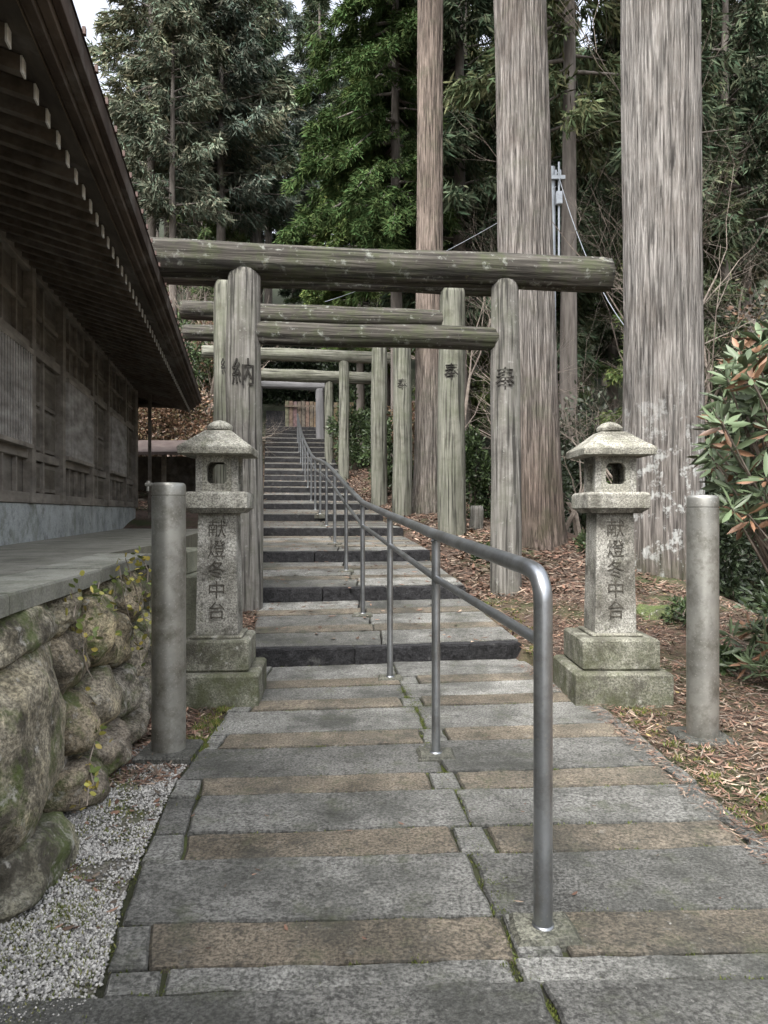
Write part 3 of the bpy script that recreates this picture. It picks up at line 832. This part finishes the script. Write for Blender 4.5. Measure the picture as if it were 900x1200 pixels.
def conifer(name,Ht,start,R,nl,dens,leafL,leafW,droop,base_col,seed,trunk_r,lop=None,sparse=0.0,curve=0.75):
    g=np.random.default_rng(seed)
    Vt,Ft=tube_geo([(0,0,-0.6),(0.0,0,Ht*0.05),(g.normal()*0.1,g.normal()*0.1,Ht*0.5),(0,0,Ht*0.98)],[trunk_r*1.25,trunk_r,trunk_r*0.62,0.03],10)
    wood=[(np.array(Vt),np.array(Ft))]
    parts=[]
    for i in range(nl):
        t=(i+g.random())/nl
        h=Ht*(start+(0.985-start)*t)
        az=g.random()*2*math.pi
        Lm=R*((1-t)**curve*0.95+0.05)*g.uniform(0.6,1.12)*min(1,0.55+t*4)
        if lop is not None: Lm*=1+lop[1]*math.cos(az-lop[0])
        d=np.array([math.cos(az),math.sin(az),0]); s_=np.array([-math.sin(az),math.cos(az),0])
        rise=g.uniform(0.0,0.35)
        def pt(s): return np.array([0,0,h])+d*Lm*s+np.array([0,0,1])*(rise*s-droop*s*s+0.12*s**4)*Lm
        Vb,Fb=tube_geo([pt(0),pt(0.5),pt(0.95)],[0.03+0.012*Lm,0.02+0.006*Lm,0.008],4)
        wood.append((np.array(Vb),np.array(Fb)))
        if g.random()<sparse: continue
        n=int(dens*Lm*g.uniform(0.7,1.2))+8
        nc=max(6,int(Lm*7)); cs=g.uniform(0.12,1.0,nc)**0.8; cl=g.uniform(-1,1,nc)*0.36*Lm*(1.05-cs)
        ci=g.integers(0,nc,n); f=g.random(n)**0.8
        s=cs[ci]; lat=cl[ci]*f
        P=np.array([0,0,h])+d*(Lm*s+0.25*np.abs(lat))[:,None]+s_*lat[:,None]
        P[:,2]+=(rise*s-droop*s*s+0.12*s**4)*Lm-0.25*np.abs(lat)-g.random(n)*0.08*Lm
        P+=g.normal(size=(n,3))*0.09*leafL/0.3
        D=d*0.5+s_*(np.sign(lat)*0.4)[:,None]+g.normal(size=(n,3))*0.42
        D[:,2]-=0.55
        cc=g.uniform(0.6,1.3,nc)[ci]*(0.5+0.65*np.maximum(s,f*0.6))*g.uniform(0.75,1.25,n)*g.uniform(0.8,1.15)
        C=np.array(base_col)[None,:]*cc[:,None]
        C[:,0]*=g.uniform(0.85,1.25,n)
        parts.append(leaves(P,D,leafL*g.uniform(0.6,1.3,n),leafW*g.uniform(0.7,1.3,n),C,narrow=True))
    V,F,C=merge(parts)
    ml=fast_mesh(name+'_foliage',V,F,C,M_needle)
    ov=0;Vw=[];Fw=[]
    for v,f in wood: Vw.append(v);Fw.append(f+ov);ov+=len(v)
    mw=fast_mesh(name+'_wood',np.concatenate(Vw),np.concatenate(Fw),None,M_bark_d,smooth=True)
    return ml,mw

G1=(0.10,0.132,0.08); G2=(0.08,0.11,0.07); G3=(0.095,0.14,0.06); G4=(0.135,0.162,0.125)  # lighter, greyed greens carry painted distance haze, chiefly G4
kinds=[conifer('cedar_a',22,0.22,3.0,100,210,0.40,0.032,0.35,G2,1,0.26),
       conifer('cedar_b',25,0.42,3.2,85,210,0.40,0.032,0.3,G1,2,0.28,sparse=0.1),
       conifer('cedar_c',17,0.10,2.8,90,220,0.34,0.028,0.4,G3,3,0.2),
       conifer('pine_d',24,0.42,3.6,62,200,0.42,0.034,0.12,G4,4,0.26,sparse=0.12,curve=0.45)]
forest=empty('distant_forest',(0,60,0))
def put(kind,x,y,s,parent,rz=None,dz=0):
    ml,mw=kinds[kind]
    z=float(H(x,y))+dz
    Mx=Matrix.Translation((x,y,z-0.1))@Matrix.Rotation(random.uniform(0,6.28) if rz is None else rz,4,'Z')@Matrix.Diagonal((s,s,s*random.uniform(0.95,1.1),1))
    for m_,nm in ((ml,'foliage'),(mw,'trunk_and_limbs')):
        o=bpy.data.objects.new(nm,m_); o.matrix_basis=Mx
        link(o,parent)
cnt=0
placed=[(-7.5,47),(-4.6,52),(-9.5,55),(-6.0,62)]
for (k,x,y,s) in ((3,-7.5,47,1.2),(1,-4.6,52,1.25),(0,-9.5,55,1.35),(3,-6.0,62,1.3)): put(k,x,y,s,forest)
tries=0
while cnt<88 and tries<6000:
    tries+=1
    y=random.uniform(27,80); x=random.uniform(-0.6,0.62)*y
    c=0.5*(SL(y)+SR(y))
    if abs(x-c)<(3.4 if y<46 else 0.0): continue
    if -0.53<x/y<-0.335: continue
    if x/y>0.40 and random.random()<0.8: continue
    if x<-3 and y<30: continue
    if any((x-a)**2+(y-b)**2<5.5+ y*0.1 for a,b in placed): continue
    placed.append((x,y))
    k=random.choices([0,1,2,3],[3,3,1.5,2])[0]
    if x/y<-0.15: k=random.choices([0,1,2,3],[1.0,1.5,0.6,4])[0]
    put(k,x,y,random.uniform(0.8,1.15),forest); cnt+=1
def tree(name,kind,x,y,s,rz=None,dz=0):
    e=empty(name,(x,y,float(H(x,y)))); put(kind,x,y,s,e,rz,dz); return e
for (k,x,y,s) in ((1,5.2,20.5,1.0),(0,2.6,25,1.1),(0,6.2,28,1.1),(2,3.4,30,1.1),(1,8.2,23,1.0),(2,5.8,15.8,0.5),(0,11.5,27,0.9)):
    tree('cedar_tree',k,x,y,s)
for (k,x,y,s) in ((3,-9.0,31,0.8),(3,-9.3,36,1.0),(3,-7.6,34,1.0),(1,-7.0,39,1.05),(3,-11.2,42,1.0),(2,-7.4,30,0.5),(2,-9.2,26.5,0.32)):
    tree('pine_tree' if k==3 else 'cedar_tree',k,x,y,s)
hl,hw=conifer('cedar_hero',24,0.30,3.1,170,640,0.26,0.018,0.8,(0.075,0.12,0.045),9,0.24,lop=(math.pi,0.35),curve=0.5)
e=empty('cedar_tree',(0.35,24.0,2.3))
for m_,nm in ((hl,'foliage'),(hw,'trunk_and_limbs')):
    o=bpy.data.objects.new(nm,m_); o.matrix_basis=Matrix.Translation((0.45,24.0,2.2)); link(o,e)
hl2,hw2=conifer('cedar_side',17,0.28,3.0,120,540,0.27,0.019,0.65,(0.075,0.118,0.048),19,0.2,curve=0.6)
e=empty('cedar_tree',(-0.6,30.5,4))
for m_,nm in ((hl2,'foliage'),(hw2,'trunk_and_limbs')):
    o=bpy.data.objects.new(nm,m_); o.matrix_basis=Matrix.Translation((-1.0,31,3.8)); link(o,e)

# ------------------------------------------------------------------ large trunks
def big_trunk(x,y,zb,r0,r1,Ht,lean,mat,flare,seed,tint=None,crown=True,seg=220):
    e=empty('cedar_tree',(x,y,zb))
    rows=np.concatenate([np.linspace(-0.3,2.5,50),np.linspace(2.6,12,110),np.linspace(12.4,Ht,20)])
    th=np.linspace(0,2*math.pi,seg,endpoint=False)
    V=[];RD=[]
    for z in rows:
        r_=r0+(r1-r0)*min(1,max(z,0)/9.0)
        if z>12: r_*=max(0.05,1-(z-12)/(Ht-12)*0.95)
        fl=flare*math.exp(-max(z,0)/0.55)
        for a_ in th:
            c_,s_=math.cos(a_),math.sin(a_)
            rid=mnoise.noise((c_*17+seed,s_*17,z*0.7))
            rid=min(1,abs(rid)*3.6)
            lob=0.5+0.5*math.sin(a_*5+seed+mnoise.noise((c_*2,s_*2,seed))*2.0)
            q=r_+rid*0.032-0.02+mnoise.noise((c_*1.3+seed,s_*1.3,z*0.3))*0.05*r_+fl*(0.4+0.6*lob)
            RD.append(rid)
            V.append((x+lean[0]*z+q*c_, y+lean[1]*z+q*s_, zb+z))
    n=seg; m=len(rows)
    a=np.arange(n); F=np.concatenate([np.stack([i*n+a,i*n+(a+1)%n,(i+1)*n+(a+1)%n,(i+1)*n+a],1) for i in range(m-1)])
    zc=np.repeat((rows[:-1]+rows[1:])/2,n)
    rd=np.array(RD)[F].mean(1)[:,None]
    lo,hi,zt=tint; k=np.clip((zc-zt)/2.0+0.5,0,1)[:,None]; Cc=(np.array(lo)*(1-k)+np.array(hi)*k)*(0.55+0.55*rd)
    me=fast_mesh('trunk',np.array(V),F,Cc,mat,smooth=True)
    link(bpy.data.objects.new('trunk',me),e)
    if crown:
        ml,mw=kinds[2]
        for m_,nm in ((ml,'crown_foliage'),(mw,'crown_limbs')):
            o=bpy.data.objects.new(nm,m_); o.matrix_basis=Matrix.Translation((x+lean[0]*16,y+lean[1]*16,zb+15.5))@Matrix.Diagonal((0.9,0.9,0.68,1)); link(o,e)
    return e
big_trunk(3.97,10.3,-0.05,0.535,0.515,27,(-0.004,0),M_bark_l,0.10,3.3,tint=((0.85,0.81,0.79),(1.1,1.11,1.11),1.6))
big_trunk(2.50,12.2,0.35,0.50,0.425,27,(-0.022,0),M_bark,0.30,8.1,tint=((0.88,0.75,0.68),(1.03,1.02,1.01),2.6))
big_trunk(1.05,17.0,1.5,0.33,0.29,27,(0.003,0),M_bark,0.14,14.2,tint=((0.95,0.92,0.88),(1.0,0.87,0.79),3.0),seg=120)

# ------------------------------------------------------------------ bare trees / twigs
def bare_tree(name,base,height,seed,spread=0.6,lv=5,r=0.07,dirv=(0,0,1)):
    g=random.Random(seed); mbt=MB()
    def grow(p,d,L,rad,lev):
        pts=[p]; q=p; dd=d.copy(); k=4
        for i in range(k):
            dd=(dd+Vector((g.gauss(0,.14),g.gauss(0,.14),g.gauss(0.02,.1)))).normalized()
            q=q+dd*L/k; pts.append(q)
        rr=[rad*(1-0.5*i/k) for i in range(k+1)]
        add_tube(mbt,pts,rr,6 if lev<2 else 3)
        if lev>=lv: return
        for b in range(g.randint(3,4)):
            t=g.randint(1,k); pp=pts[t]
            nd=(dd+Vector((g.gauss(0,spread),g.gauss(0,spread),g.gauss(0.05,spread*0.6)))).normalized()
            grow(pp,nd,L*g.uniform(0.55,0.8),rr[t]*0.6,lev+1)
    grow(Vector(base),Vector(dirv).normalized(),height*0.4,r,0)
    return mbt.obj(name,M_twig)
def B(x,y): return (x,y,float(H(x,y))-0.1)
bare_tree('bare_tree',B(4.2,15.5),7,5,0.7,5,0.09,(-0.1,-.1,1))
bare_tree('bare_tree',B(3.2,13.2),5,6,0.8,5,0.05,(0.35,0,1))
bare_tree('bare_tree',B(5.6,14.5),8,8,0.6,5,0.09,(0.1,0,1))
bare_tree('bare_tree',B(7.0,12.5),9,12,0.6,5,0.09,(0.05,0,1))
bare_tree('bare_tree',B(7.6,15.5),14,13,0.6,5,0.11,(0.05,0,1))
bare_tree('bare_tree',B(5.0,14.0),13,14,0.55,5,0.09,(0.02,0,1))
bare_tree('bare_tree',B(-6.8,27),11,15,0.7,5,0.09,(0.2,0,1))
bare_tree('bare_tree',B(-6.0,26),9,17,0.8,5,0.07,(0.3,0,1))
bare_tree('bare_tree',B(-8.5,29),10,18,0.6,5,0.09)
bare_tree('bare_tree',B(1.9,20),9,21,0.6,5,0.08,(0.1,0,1))

# ------------------------------------------------------------------ shrubs
def shrub(name,c,rad,n,L,W,cols,seed,clumps=40,mat=None):
    g=np.random.default_rng(seed)
    c=np.array(c,dtype=float); rad=np.array(rad,dtype=float)
    cc=g.normal(size=(clumps,3)); cc/=np.linalg.norm(cc,axis=1,keepdims=True); cc*=g.uniform(0.35,1,clumps)[:,None]
    ci=g.integers(0,clumps,n)
    dirs=g.normal(size=(n,3)); dirs/=np.linalg.norm(dirs,axis=1,keepdims=True)
    P=c+(cc[ci]+dirs*g.uniform(0,0.26,n)[:,None])*rad
    D=dirs*0.8+cc[ci]*0.6+g.normal(size=(n,3))*0.3
    cols=np.array(cols); C=cols[g.integers(0,len(cols),n)]*g.uniform(0.6,1.2,n)[:,None]*g.uniform(0.6,1.2,clumps)[ci][:,None]
    V,F,C=leaves(P,D,L*g.uniform(0.6,1.2,n),W*g.uniform(0.7,1.2,n),C)
    e=empty(name,tuple(c-np.array([0,0,rad[2]])))
    link(bpy.data.objects.new('leaves',fast_mesh('leaves',V,F,C,mat or M_near)),e)
    mbt=MB(); b=Vector(c)-Vector((0,0,rad[2]*1.05))
    for k in range(10):
        q=Vector(c)+Vector(cc[k]*rad)*0.9
        add_tube(mbt,[b,(b+q)/2+Vector((random.gauss(0,.05),random.gauss(0,.05),0)),q],[0.02,0.014,0.006],5)
    mbt.obj('stems',M_twig,parent=e)
gr=[(0.06,0.095,0.035),(0.08,0.12,0.045),(0.045,0.07,0.032)]
dk=[(0.03,0.045,0.022),(0.042,0.062,0.03)]
rd=[(0.17,0.105,0.065),(0.13,0.075,0.048),(0.15,0.12,0.065)]
shrub('evergreen_shrub',(0.35,20.5,3.1),(1.0,0.8,1.3),5000,0.12,0.028,gr,41,60)
shrub('evergreen_shrub',(-1.0,27,4.4),(1.0,0.9,1.6),5000,0.14,0.03,gr,42,60)
shrub('evergreen_shrub',(1.9,15.3,2.2),(0.55,0.5,1.2),4000,0.11,0.025,gr,43,50)
shrub('evergreen_shrub',(3.2,14.8,2.0),(0.9,0.7,1.3),3000,0.11,0.02,dk,44,60)
shrub('evergreen_shrub',(5.6,11.5,0.6),(1.3,1.2,1.5),9000,0.12,0.024,dk,45,90)
shrub('evergreen_shrub',(5.4,8.6,-0.2),(1.3,1.2,1.1),9000,0.12,0.022,dk+gr,46,90)
shrub('evergreen_shrub',(7.4,13.5,1.0),(2.2,1.4,2.6),12000,0.14,0.03,dk,47,120)
shrub('evergreen_shrub',(4.9,17.0,2.2),(1.8,1.2,2.2),9000,0.14,0.03,dk,48,120)
shrub('autumn_shrub',(-6.3,21.0,3.8),(1.9,0.9,1.3),9000,0.11,0.03,rd,49,120)
shrub('autumn_shrub',(-8.8,22.5,5.4),(2.0,1.0,1.8),9000,0.11,0.03,rd+gr,50,120)
shrub('evergreen_shrub',(-7.4,25.5,7.0),(1.3,1.0,1.3),5000,0.14,0.03,gr,51,80)
shrub('autumn_shrub',(-6.7,29,7.6),(1.6,1.0,2.0),7000,0.12,0.03,rd,52,100)
shrub('autumn_shrub',(9.5,15,5.0),(2.2,1.2,2.2),6000,0.12,0.035,rd+dk,53,130)
shrub('autumn_shrub',(1.0,19,3.6),(0.9,0.6,1.0),2500,0.11,0.025,rd,54,60)
shrub('evergreen_shrub',(-6.5,45.5,9.5),(4.0,1.2,3.2),12000,0.3,0.07,dk,55,120)
shrub('evergreen_shrub',(-1.5,44.5,9.0),(2.5,1.2,3.2),8000,0.3,0.07,dk,56,120)
# low ground plants on the right bank
for (x,y,r_,sd_) in ((3.3,7.9,0.28,57),(2.9,9.2,0.22,58),(1.45,11.0,0.2,59),(3.2,11.3,0.3,60),(3.05,6.6,0.2,63),(2.0,11.9,0.2,64)):
    shrub('low_ground_plant',(x,y,float(H(x,y))+r_*0.45),(r_,r_,r_*0.55),700,0.075,0.012,gr,sd_,24)

def rhodo(name,root,centres,nl,L,W,seed):
    g=np.random.default_rng(seed); e=empty(name,root)
    mbt=MB(); P=[];D=[];C=[];Ls=[]
    for c in centres:
        c=np.array(c); r0=np.array(root); mid=(c*0.6+r0*0.4)+g.normal(size=3)*0.1; mid[2]=r0[2]+(c[2]-r0[2])*0.62
        mid[0]+=0.12
        add_tube(mbt,[tuple(r0),tuple(mid),tuple(c)],[0.02,0.012,0.006],6)
        ax=(c-mid); ax=ax/np.linalg.norm(ax)*0.5+np.array([-0.25,-0.25,0.5]); ax/=np.linalg.norm(ax)
        u=np.cross(ax,[1,0,0.2]); u/=np.linalg.norm(u); v=np.cross(ax,u)
        red=g.random()<0.3
        for k in range(nl):
            a=2*math.pi*k/nl+g.uniform(-.3,.3); el=g.uniform(-0.2,0.9)
            d=(u*math.cos(a)+v*math.sin(a))*math.cos(el)+ax*math.sin(el)
            P.append(c+d*0.01-ax*g.uniform(0,0.06)); D.append(d); Ls.append(L*g.uniform(0.65,1.15))
            if g.random()<(0.45 if red else 0.08): C.append(np.array([0.22,0.125,0.075])*g.uniform(.6,1.2))
            else: C.append(np.array([0.095,0.13,0.07])*g.uniform(0.5,1.4))
    P=np.array(P);D=np.array(D);C=np.array(C);Ls=np.array(Ls)
    V,F,C2=leaves(P,D,Ls,Ls*W,C,fold=0.35)
    link(bpy.data.objects.new('leaves',fast_mesh('leaves',V,F,C2,M_near)),e)
    mbt.obj('stems',M_twig,parent=e)
cs=[]
g=random.Random(3)
while len(cs)<260:
    x=g.uniform(2.2,3.9); y=g.uniform(4.9,6.6); z=g.uniform(1.40,2.98)
    q=x/y
    zr_=(z-1.5)/y
    edge=0.445+0.55*(abs(zr_-0.10)**1.6)*2.4
    if q<edge: continue
    cs.append((x,y,z))
rhodo('rhododendron_bush',(3.75,6.0,-0.2),cs,13,0.18,0.13,5)
cs=[(g.uniform(3.0,4.2),g.uniform(5.4,7.2),g.uniform(0.1,0.45)) for _ in range(55)]
rhodo('low_evergreen_plant',(3.7,6.3,-0.3),cs,12,0.2,0.09,6)

# ------------------------------------------------------------------ litter, gravel, grass
def scatter(name,n,xf,yr,L,W,cols,mat,seed,lift=0.012,tilt=0.25,zfun=None,patchy=0.0):
    g=np.random.default_rng(seed)
    y=g.uniform(yr[0],yr[1],n); lo,hi=xf(y); x=lo+(hi-lo)*g.random(n)
    pn=np.array([mnoise.noise((a*1.6,b*1.6,5.0))+0.5*mnoise.noise((a*5,b*5,9.0)) for a,b in zip(x,y)])
    if patchy>0:
        kp=g.random(n)<np.clip(0.95+pn*patchy*2.2,0.12,1); x=x[kp];y=y[kp];pn=pn[kp];n=len(x)
    z=(H(x,y) if zfun is None else zfun(x,y))+lift*g.uniform(0.4,2.0,n)
    P=np.stack([x,y,z],1); a=g.random(n)*2*math.pi
    D=np.stack([np.cos(a),np.sin(a),g.normal(size=n)*tilt],1); D/=np.linalg.norm(D,axis=1,keepdims=True)
    Sd=np.stack([-np.sin(a),np.cos(a),g.normal(size=n)*tilt],1)
    cols=np.array(cols); C=cols[g.integers(0,len(cols),n)]*g.uniform(0.45,1.2,n)[:,None]*(1+0.5*pn)[:,None]
    V,F,C=leaves_s(P,D,Sd,L*g.uniform(0.5,1.4,n),W*g.uniform(0.5,1.3,n),C,0.3,False)
    o=bpy.data.objects.new(name,fast_mesh(name,V,F,C,mat)); return link(o)
RB=[(0.22,0.13,0.092),(0.17,0.105,0.078),(0.28,0.18,0.13),(0.11,0.075,0.055),(0.34,0.265,0.2),(0.17,0.14,0.11)]
YB=[(0.42,0.33,0.14),(0.45,0.37,0.26),(0.34,0.22,0.14)]
scatter('fallen_cedar_needles',36000,lambda y:(PR(y)+0.03,PR(y)+3.2),(1.6,10),0.075,0.0062,RB,M_litter,61,patchy=0.8)
scatter('fallen_leaves',2000,lambda y:(PR(y)+0.03,PR(y)+3.2),(1.6,10),0.045,0.013,RB+YB,M_litter,62)
scatter('fallen_cedar_needles',22000,lambda y:(PR(y)+0.03,PR(y)+2.6),(9,34),0.12,0.02,RB,M_litter,63,lift=0.02,patchy=0.5)
scatter('fallen_cedar_needles',5500,lambda y:(np.where(y<5.8,WX(y)+0.05,-1.9),PL(y)-0.03),(4.0,8.8),0.07,0.008,RB,M_litter,64)
scatter('fallen_leaves',420,lambda y:(np.where(y<5.8,WX(y)+0.02,-1.9),PL(y)-0.03),(2.6,8.8),0.042,0.013,RB,M_litter,65)
scatter('fallen_cedar_needles',12000,lambda y:(PL(y)-4,PL(y)-0.03),(17.5,34),0.13,0.022,RB,M_litter,66,lift=0.02)
def ztr(x,y): return np.array([tread(b-(T*a if b>7.2 else 0)) for a,b in zip(x,y)])+0.006
scatter('fallen_leaves',60,lambda y:(PL(y)+0.05,PR(y)-0.05),(2.0,7.1),0.03,0.006,RB,M_litter,67,lift=0.004,tilt=0.08,zfun=ztr)
scatter('fallen_leaves',800,lambda y:(PL(y)+0.05,PR(y)-0.05),(7.4,28),0.08,0.02,RB,M_litter,68,lift=0.006,tilt=0.1,zfun=ztr)
scatter('fallen_cedar_needles',1500,lambda y:(PR(y)-0.16,PR(y)+0.06),(2.5,7.1),0.05,0.004,RB,M_litter,69,lift=0.006,tilt=0.1,zfun=ztr)
# twigs
mbt=MB(); g=random.Random(33)
for _ in range(170):
    y=g.uniform(2.8,10); x=ppr(y)+g.uniform(0.08,2.8); z=float(H(x,y))+0.02; a=g.uniform(0,6.28); L=g.uniform(.06,.28)
    p=Vector((x,y,z)); q=p+Vector((math.cos(a)*L,math.sin(a)*L,g.uniform(0,.03))); m_=(p+q)/2+Vector((g.gauss(0,.02),g.gauss(0,.02),0.01))
    add_tube(mbt,[p,m_,q],[0.004,0.003,0.0015],4)
mbt.obj('fallen_twigs',M_twig)

mbg=MB()
ys=np.arange(-1,4.75,0.25)
for a_,b_ in zip(ys[:-1],ys[1:]):
    mbg.add([(WX(a_)-.1,a_,-0.014),(ppl(a_)-.02,a_,-0.014),(ppl(b_)-.02,b_,-0.014),(WX(b_)-.1,b_,-0.014)],[(0,1,2,3)])
gravel=mbg.obj('gravel',M_gravbase)
g=np.random.default_rng(71); n=34000
y=1.8+ (4.7-1.8)*g.random(n); x0=WX(y)-0.05; x1=np.array([ppl(q) for q in y])-0.01; x=x0+(x1-x0)*g.random(n)
dens=np.array([mnoise.noise((a*2.2,b*2.2,0.0))+0.4*mnoise.noise((a*7,b*7,3.0)) for a,b in zip(x,y)])
keep=(g.random(n)<np.clip(0.55-dens*2.6,0.04,1))&(g.random(n)<np.clip((4.8-y)/0.8,0,1)); x=x[keep];y=y[keep];n=len(x)
oct_v=np.array([(1,0,0),(0,1,0),(-1,0,0),(0,-1,0),(0,0,0.8),(0,0,-0.8)],dtype=float)
oct_f=np.array([(0,1,4),(1,2,4),(2,3,4),(3,0,4),(1,0,5),(2,1,5),(3,2,5),(0,3,5)])
sz=g.uniform(0.003,0.0095,n); rr=g.uniform(0.7,1.3,(n,6,3))
a=g.random(n)*6.28; ca,sa=np.cos(a),np.sin(a)
vv=oct_v[None]*rr*sz[:,None,None]
vx=vv[:,:,0]*ca[:,None]-vv[:,:,1]*sa[:,None]; vy=vv[:,:,0]*sa[:,None]+vv[:,:,1]*ca[:,None]
V=np.stack([vx+x[:,None],vy+y[:,None],vv[:,:,2]-0.01+0.4*sz[:,None]],2).reshape(-1,3)
F=(oct_f[None]+(np.arange(n)*6)[:,None,None]).reshape(-1,3)
k=g.uniform(0.15,0.55,n); C=np.repeat(np.stack([k,k*0.98,k*0.92],1),8,axis=0)
link(bpy.data.objects.new('loose_stones',fast_mesh('loose_stones',V,F,C,M_pebble)),gravel)

def tufts(name,centres,nb,h,cols,seed,r=0.05,wd=0.0022):
    g=np.random.default_rng(seed); P=[];
    for c in centres:
        m=g.normal(size=(nb,2))*r
        P.append(np.concatenate([np.array(c)[None,:2]+m,np.full((nb,1),c[2])],1))
    P=np.concatenate(P); n=len(P)
    D=np.stack([g.normal(size=n)*0.5,g.normal(size=n)*0.5,np.ones(n)],1)
    C=np.array(cols)[g.integers(0,len(cols),n)]*g.uniform(0.6,1.2,n)[:,None]
    V,F,C=leaves(P,D,h*g.uniform(0.4,1.3,n),np.full(n,wd)*g.uniform(.7,1.8,n),C,narrow=True)
    link(bpy.data.objects.new(name,fast_mesh(name,V,F,C,M_near)))
cen=[]
gg=random.Random(9)
for _ in range(60):
    y=gg.uniform(2.0,4.4); cen.append((gg.uniform(WX(y)+.1,ppl(y)-.02),y,-0.012))
for _ in range(20): cen.append((-1.18+gg.gauss(0,.05),2.75+gg.gauss(0,.08),-0.012))
for _ in range(34): cen.append((-1.25+gg.gauss(0,.1),2.45+gg.gauss(0,.12),-0.012))
tufts('grass_tufts',cen,40,0.018,[(0.14,0.17,0.05),(0.2,0.2,0.07)],81,0.035)
cen=[]
for _ in range(80):
    y=gg.uniform(2.6,9); cen.append((ppr(y)+gg.uniform(0.0,0.35),y,float(H(ppr(y)+.15,y))))
for _ in range(40):
    y=gg.uniform(4.4,5.6); cen.append((ppl(y)-gg.uniform(0.0,0.12),y,-0.01))
tufts('moss_and_grass',cen,45,0.035,[(0.1,0.14,0.03),(0.2,0.2,0.05)],82,0.03)
cen=[]
for _ in range(650):
    y=gg.uniform(2.0,6.8)
    if gg.random()<0.4: x=seam(y)+gg.gauss(0,0.03); yy_=y+tanr(y)*x
    else:
        r_=gg.choice(rows[3:]); x=gg.uniform(-1.0,1.6); yy_=r_[1]+tanr(r_[1])*x+gg.gauss(0,0.004)
    cen.append((x,yy_,-0.014))
tufts('joint_moss',cen,28,0.016,[(0.09,0.12,0.025),(0.13,0.15,0.04)],83,0.014)

g=np.random.default_rng(91); P=[];D=[];mbv=MB()
for (ya,yb,za,zb) in ((3.6,3.75,1.1,0.65),(4.45,4.9,1.15,0.5),(3.5,3.7,0.1,0.4),(4.75,5.2,1.2,0.6),(5.2,5.4,1.2,0.8),(4.0,4.15,1.12,0.8)):
    pts=[]
    for k in range(9):
        t=k/8; y=ya+(yb-ya)*t+g.normal()*0.03; z=za+(zb-za)*t+g.normal()*0.02
        pts.append((WX(y)+0.10*(1-z)+0.08+g.normal()*0.01,y,z))
        for _ in range(4): P.append(np.array(pts[-1])+g.normal(size=3)*0.04); D.append(g.normal(size=3)+np.array([0.8,-0.3,-0.2]))
    add_tube(mbv,pts,[0.003]*9,4)
P=np.array(P);D=np.array(D);n=len(P)
C=np.array([(0.36,0.34,0.08),(0.16,0.21,0.06),(0.38,0.31,0.07)])[g.integers(0,3,n)]*g.uniform(.7,1.2,n)[:,None]
V,F,C=leaves(P,D,0.045*g.uniform(.6,1.3,n),0.015*g.uniform(.7,1.3,n),C)
ev=empty('climbing_vine',(WX(4.3),4.3,0.6))
link(bpy.data.objects.new('leaves',fast_mesh('leaves',V,F,C,M_near)),ev); mbv.obj('stems',M_twig,parent=ev)

# utility pole with wires
up=empty('utility_pole',(4.62,20,0))
mb=MB()
zg=float(H(4.62,20))
add_tube(mb,[(4.62,20,zg-.3),(4.62,20,11.0)],[0.15,0.10],16,caps=True)
add_tube(mb,[(4.8,19.9,8.0),(4.8,19.9,11.1)],[0.03,0.03],8,caps=True)
mb.box((4.5,19.8,10.6),(4.95,19.88,10.7)); mb.box((4.7,19.75,9.9),(4.86,19.88,10.25),bev=0.01)
for k in range(3): mb.box((4.55+k*0.12,19.8,10.7),(4.6+k*0.12,19.86,10.85),bev=0.01)
M_galv=surf('galvanised_steel',[(0.3,(0.26,0.29,0.32)),(0.7,(0.36,0.39,0.42))],scale=3,bump=0,metallic=0.2,rough=0.5)
mb.obj('pole',M_galv,parent=up)
mb=MB()
def wire(a,b,sag):
    a=Vector(a);b=Vector(b); add_tube(mb,[a.lerp(b,t/14)-Vector((0,0,sag*4*(t/14)*(1-t/14))) for t in range(15)],[0.010]*15,5)
wire((4.75,19.85,10.8),(5.1,14.0,4.6),0.7); wire((4.7,19.85,10.4),(-2.0,24.5,8.6),0.3)
mb.obj('wires',M_galv,parent=up)

log('tree_stump',(1.75,13.6,1.0),(1.75,13.6,1.62),0.13,0.12,M_post,None,seed=77,rows=8)

# ------------------------------------------------------------------ camera, sky, sun
cam=bpy.data.cameras.new('camera'); co=bpy.data.objects.new('camera',cam); COL.objects.link(co)
co.location=(0,0,1.5); co.rotation_euler=(math.radians(90),0,0)
cam.sensor_fit='VERTICAL'; cam.sensor_height=36; cam.lens=36*850/1200; cam.clip_end=3000; cam.clip_start=0.05
scene.camera=co
w=bpy.data.worlds.new('World'); scene.world=w; w.use_nodes=True
nt=w.node_tree; nt.nodes.clear()
sky=nt.nodes.new('ShaderNodeTexSky'); sky.sky_type='NISHITA'; sky.sun_disc=False
sky.sun_elevation=math.radians(55); sd=(-0.25,-0.55)
sky.sun_rotation=math.atan2(sd[0],sd[1]); sky.dust_density=6; sky.air_density=1.0
hs=nt.nodes.new('ShaderNodeHueSaturation'); hs.inputs['Saturation'].default_value=0.32; hs.inputs['Value'].default_value=3.7
bg=nt.nodes.new('ShaderNodeBackground'); bg.inputs['Strength'].default_value=0.15
ow=nt.nodes.new('ShaderNodeOutputWorld')
nt.links.new(sky.outputs[0],hs.inputs['Color']); nt.links.new(hs.outputs[0],bg.inputs[0]); nt.links.new(bg.outputs[0],ow.inputs[0])
sl=bpy.data.lights.new('sun','SUN'); sl.energy=1.0; sl.angle=math.radians(28); sl.color=(1,0.99,0.97)
so=bpy.data.objects.new('sun',sl); COL.objects.link(so)
el=math.radians(55); hd=math.hypot(*sd)
dv=Vector((sd[0]/hd*math.cos(el),sd[1]/hd*math.cos(el),math.sin(el)))
so.rotation_euler=dv.to_track_quat('Z','Y').to_euler(); so.location=dv*50
scene.view_settings.view_transform='Standard'; scene.view_settings.look='None'; scene.view_settings.exposure=0
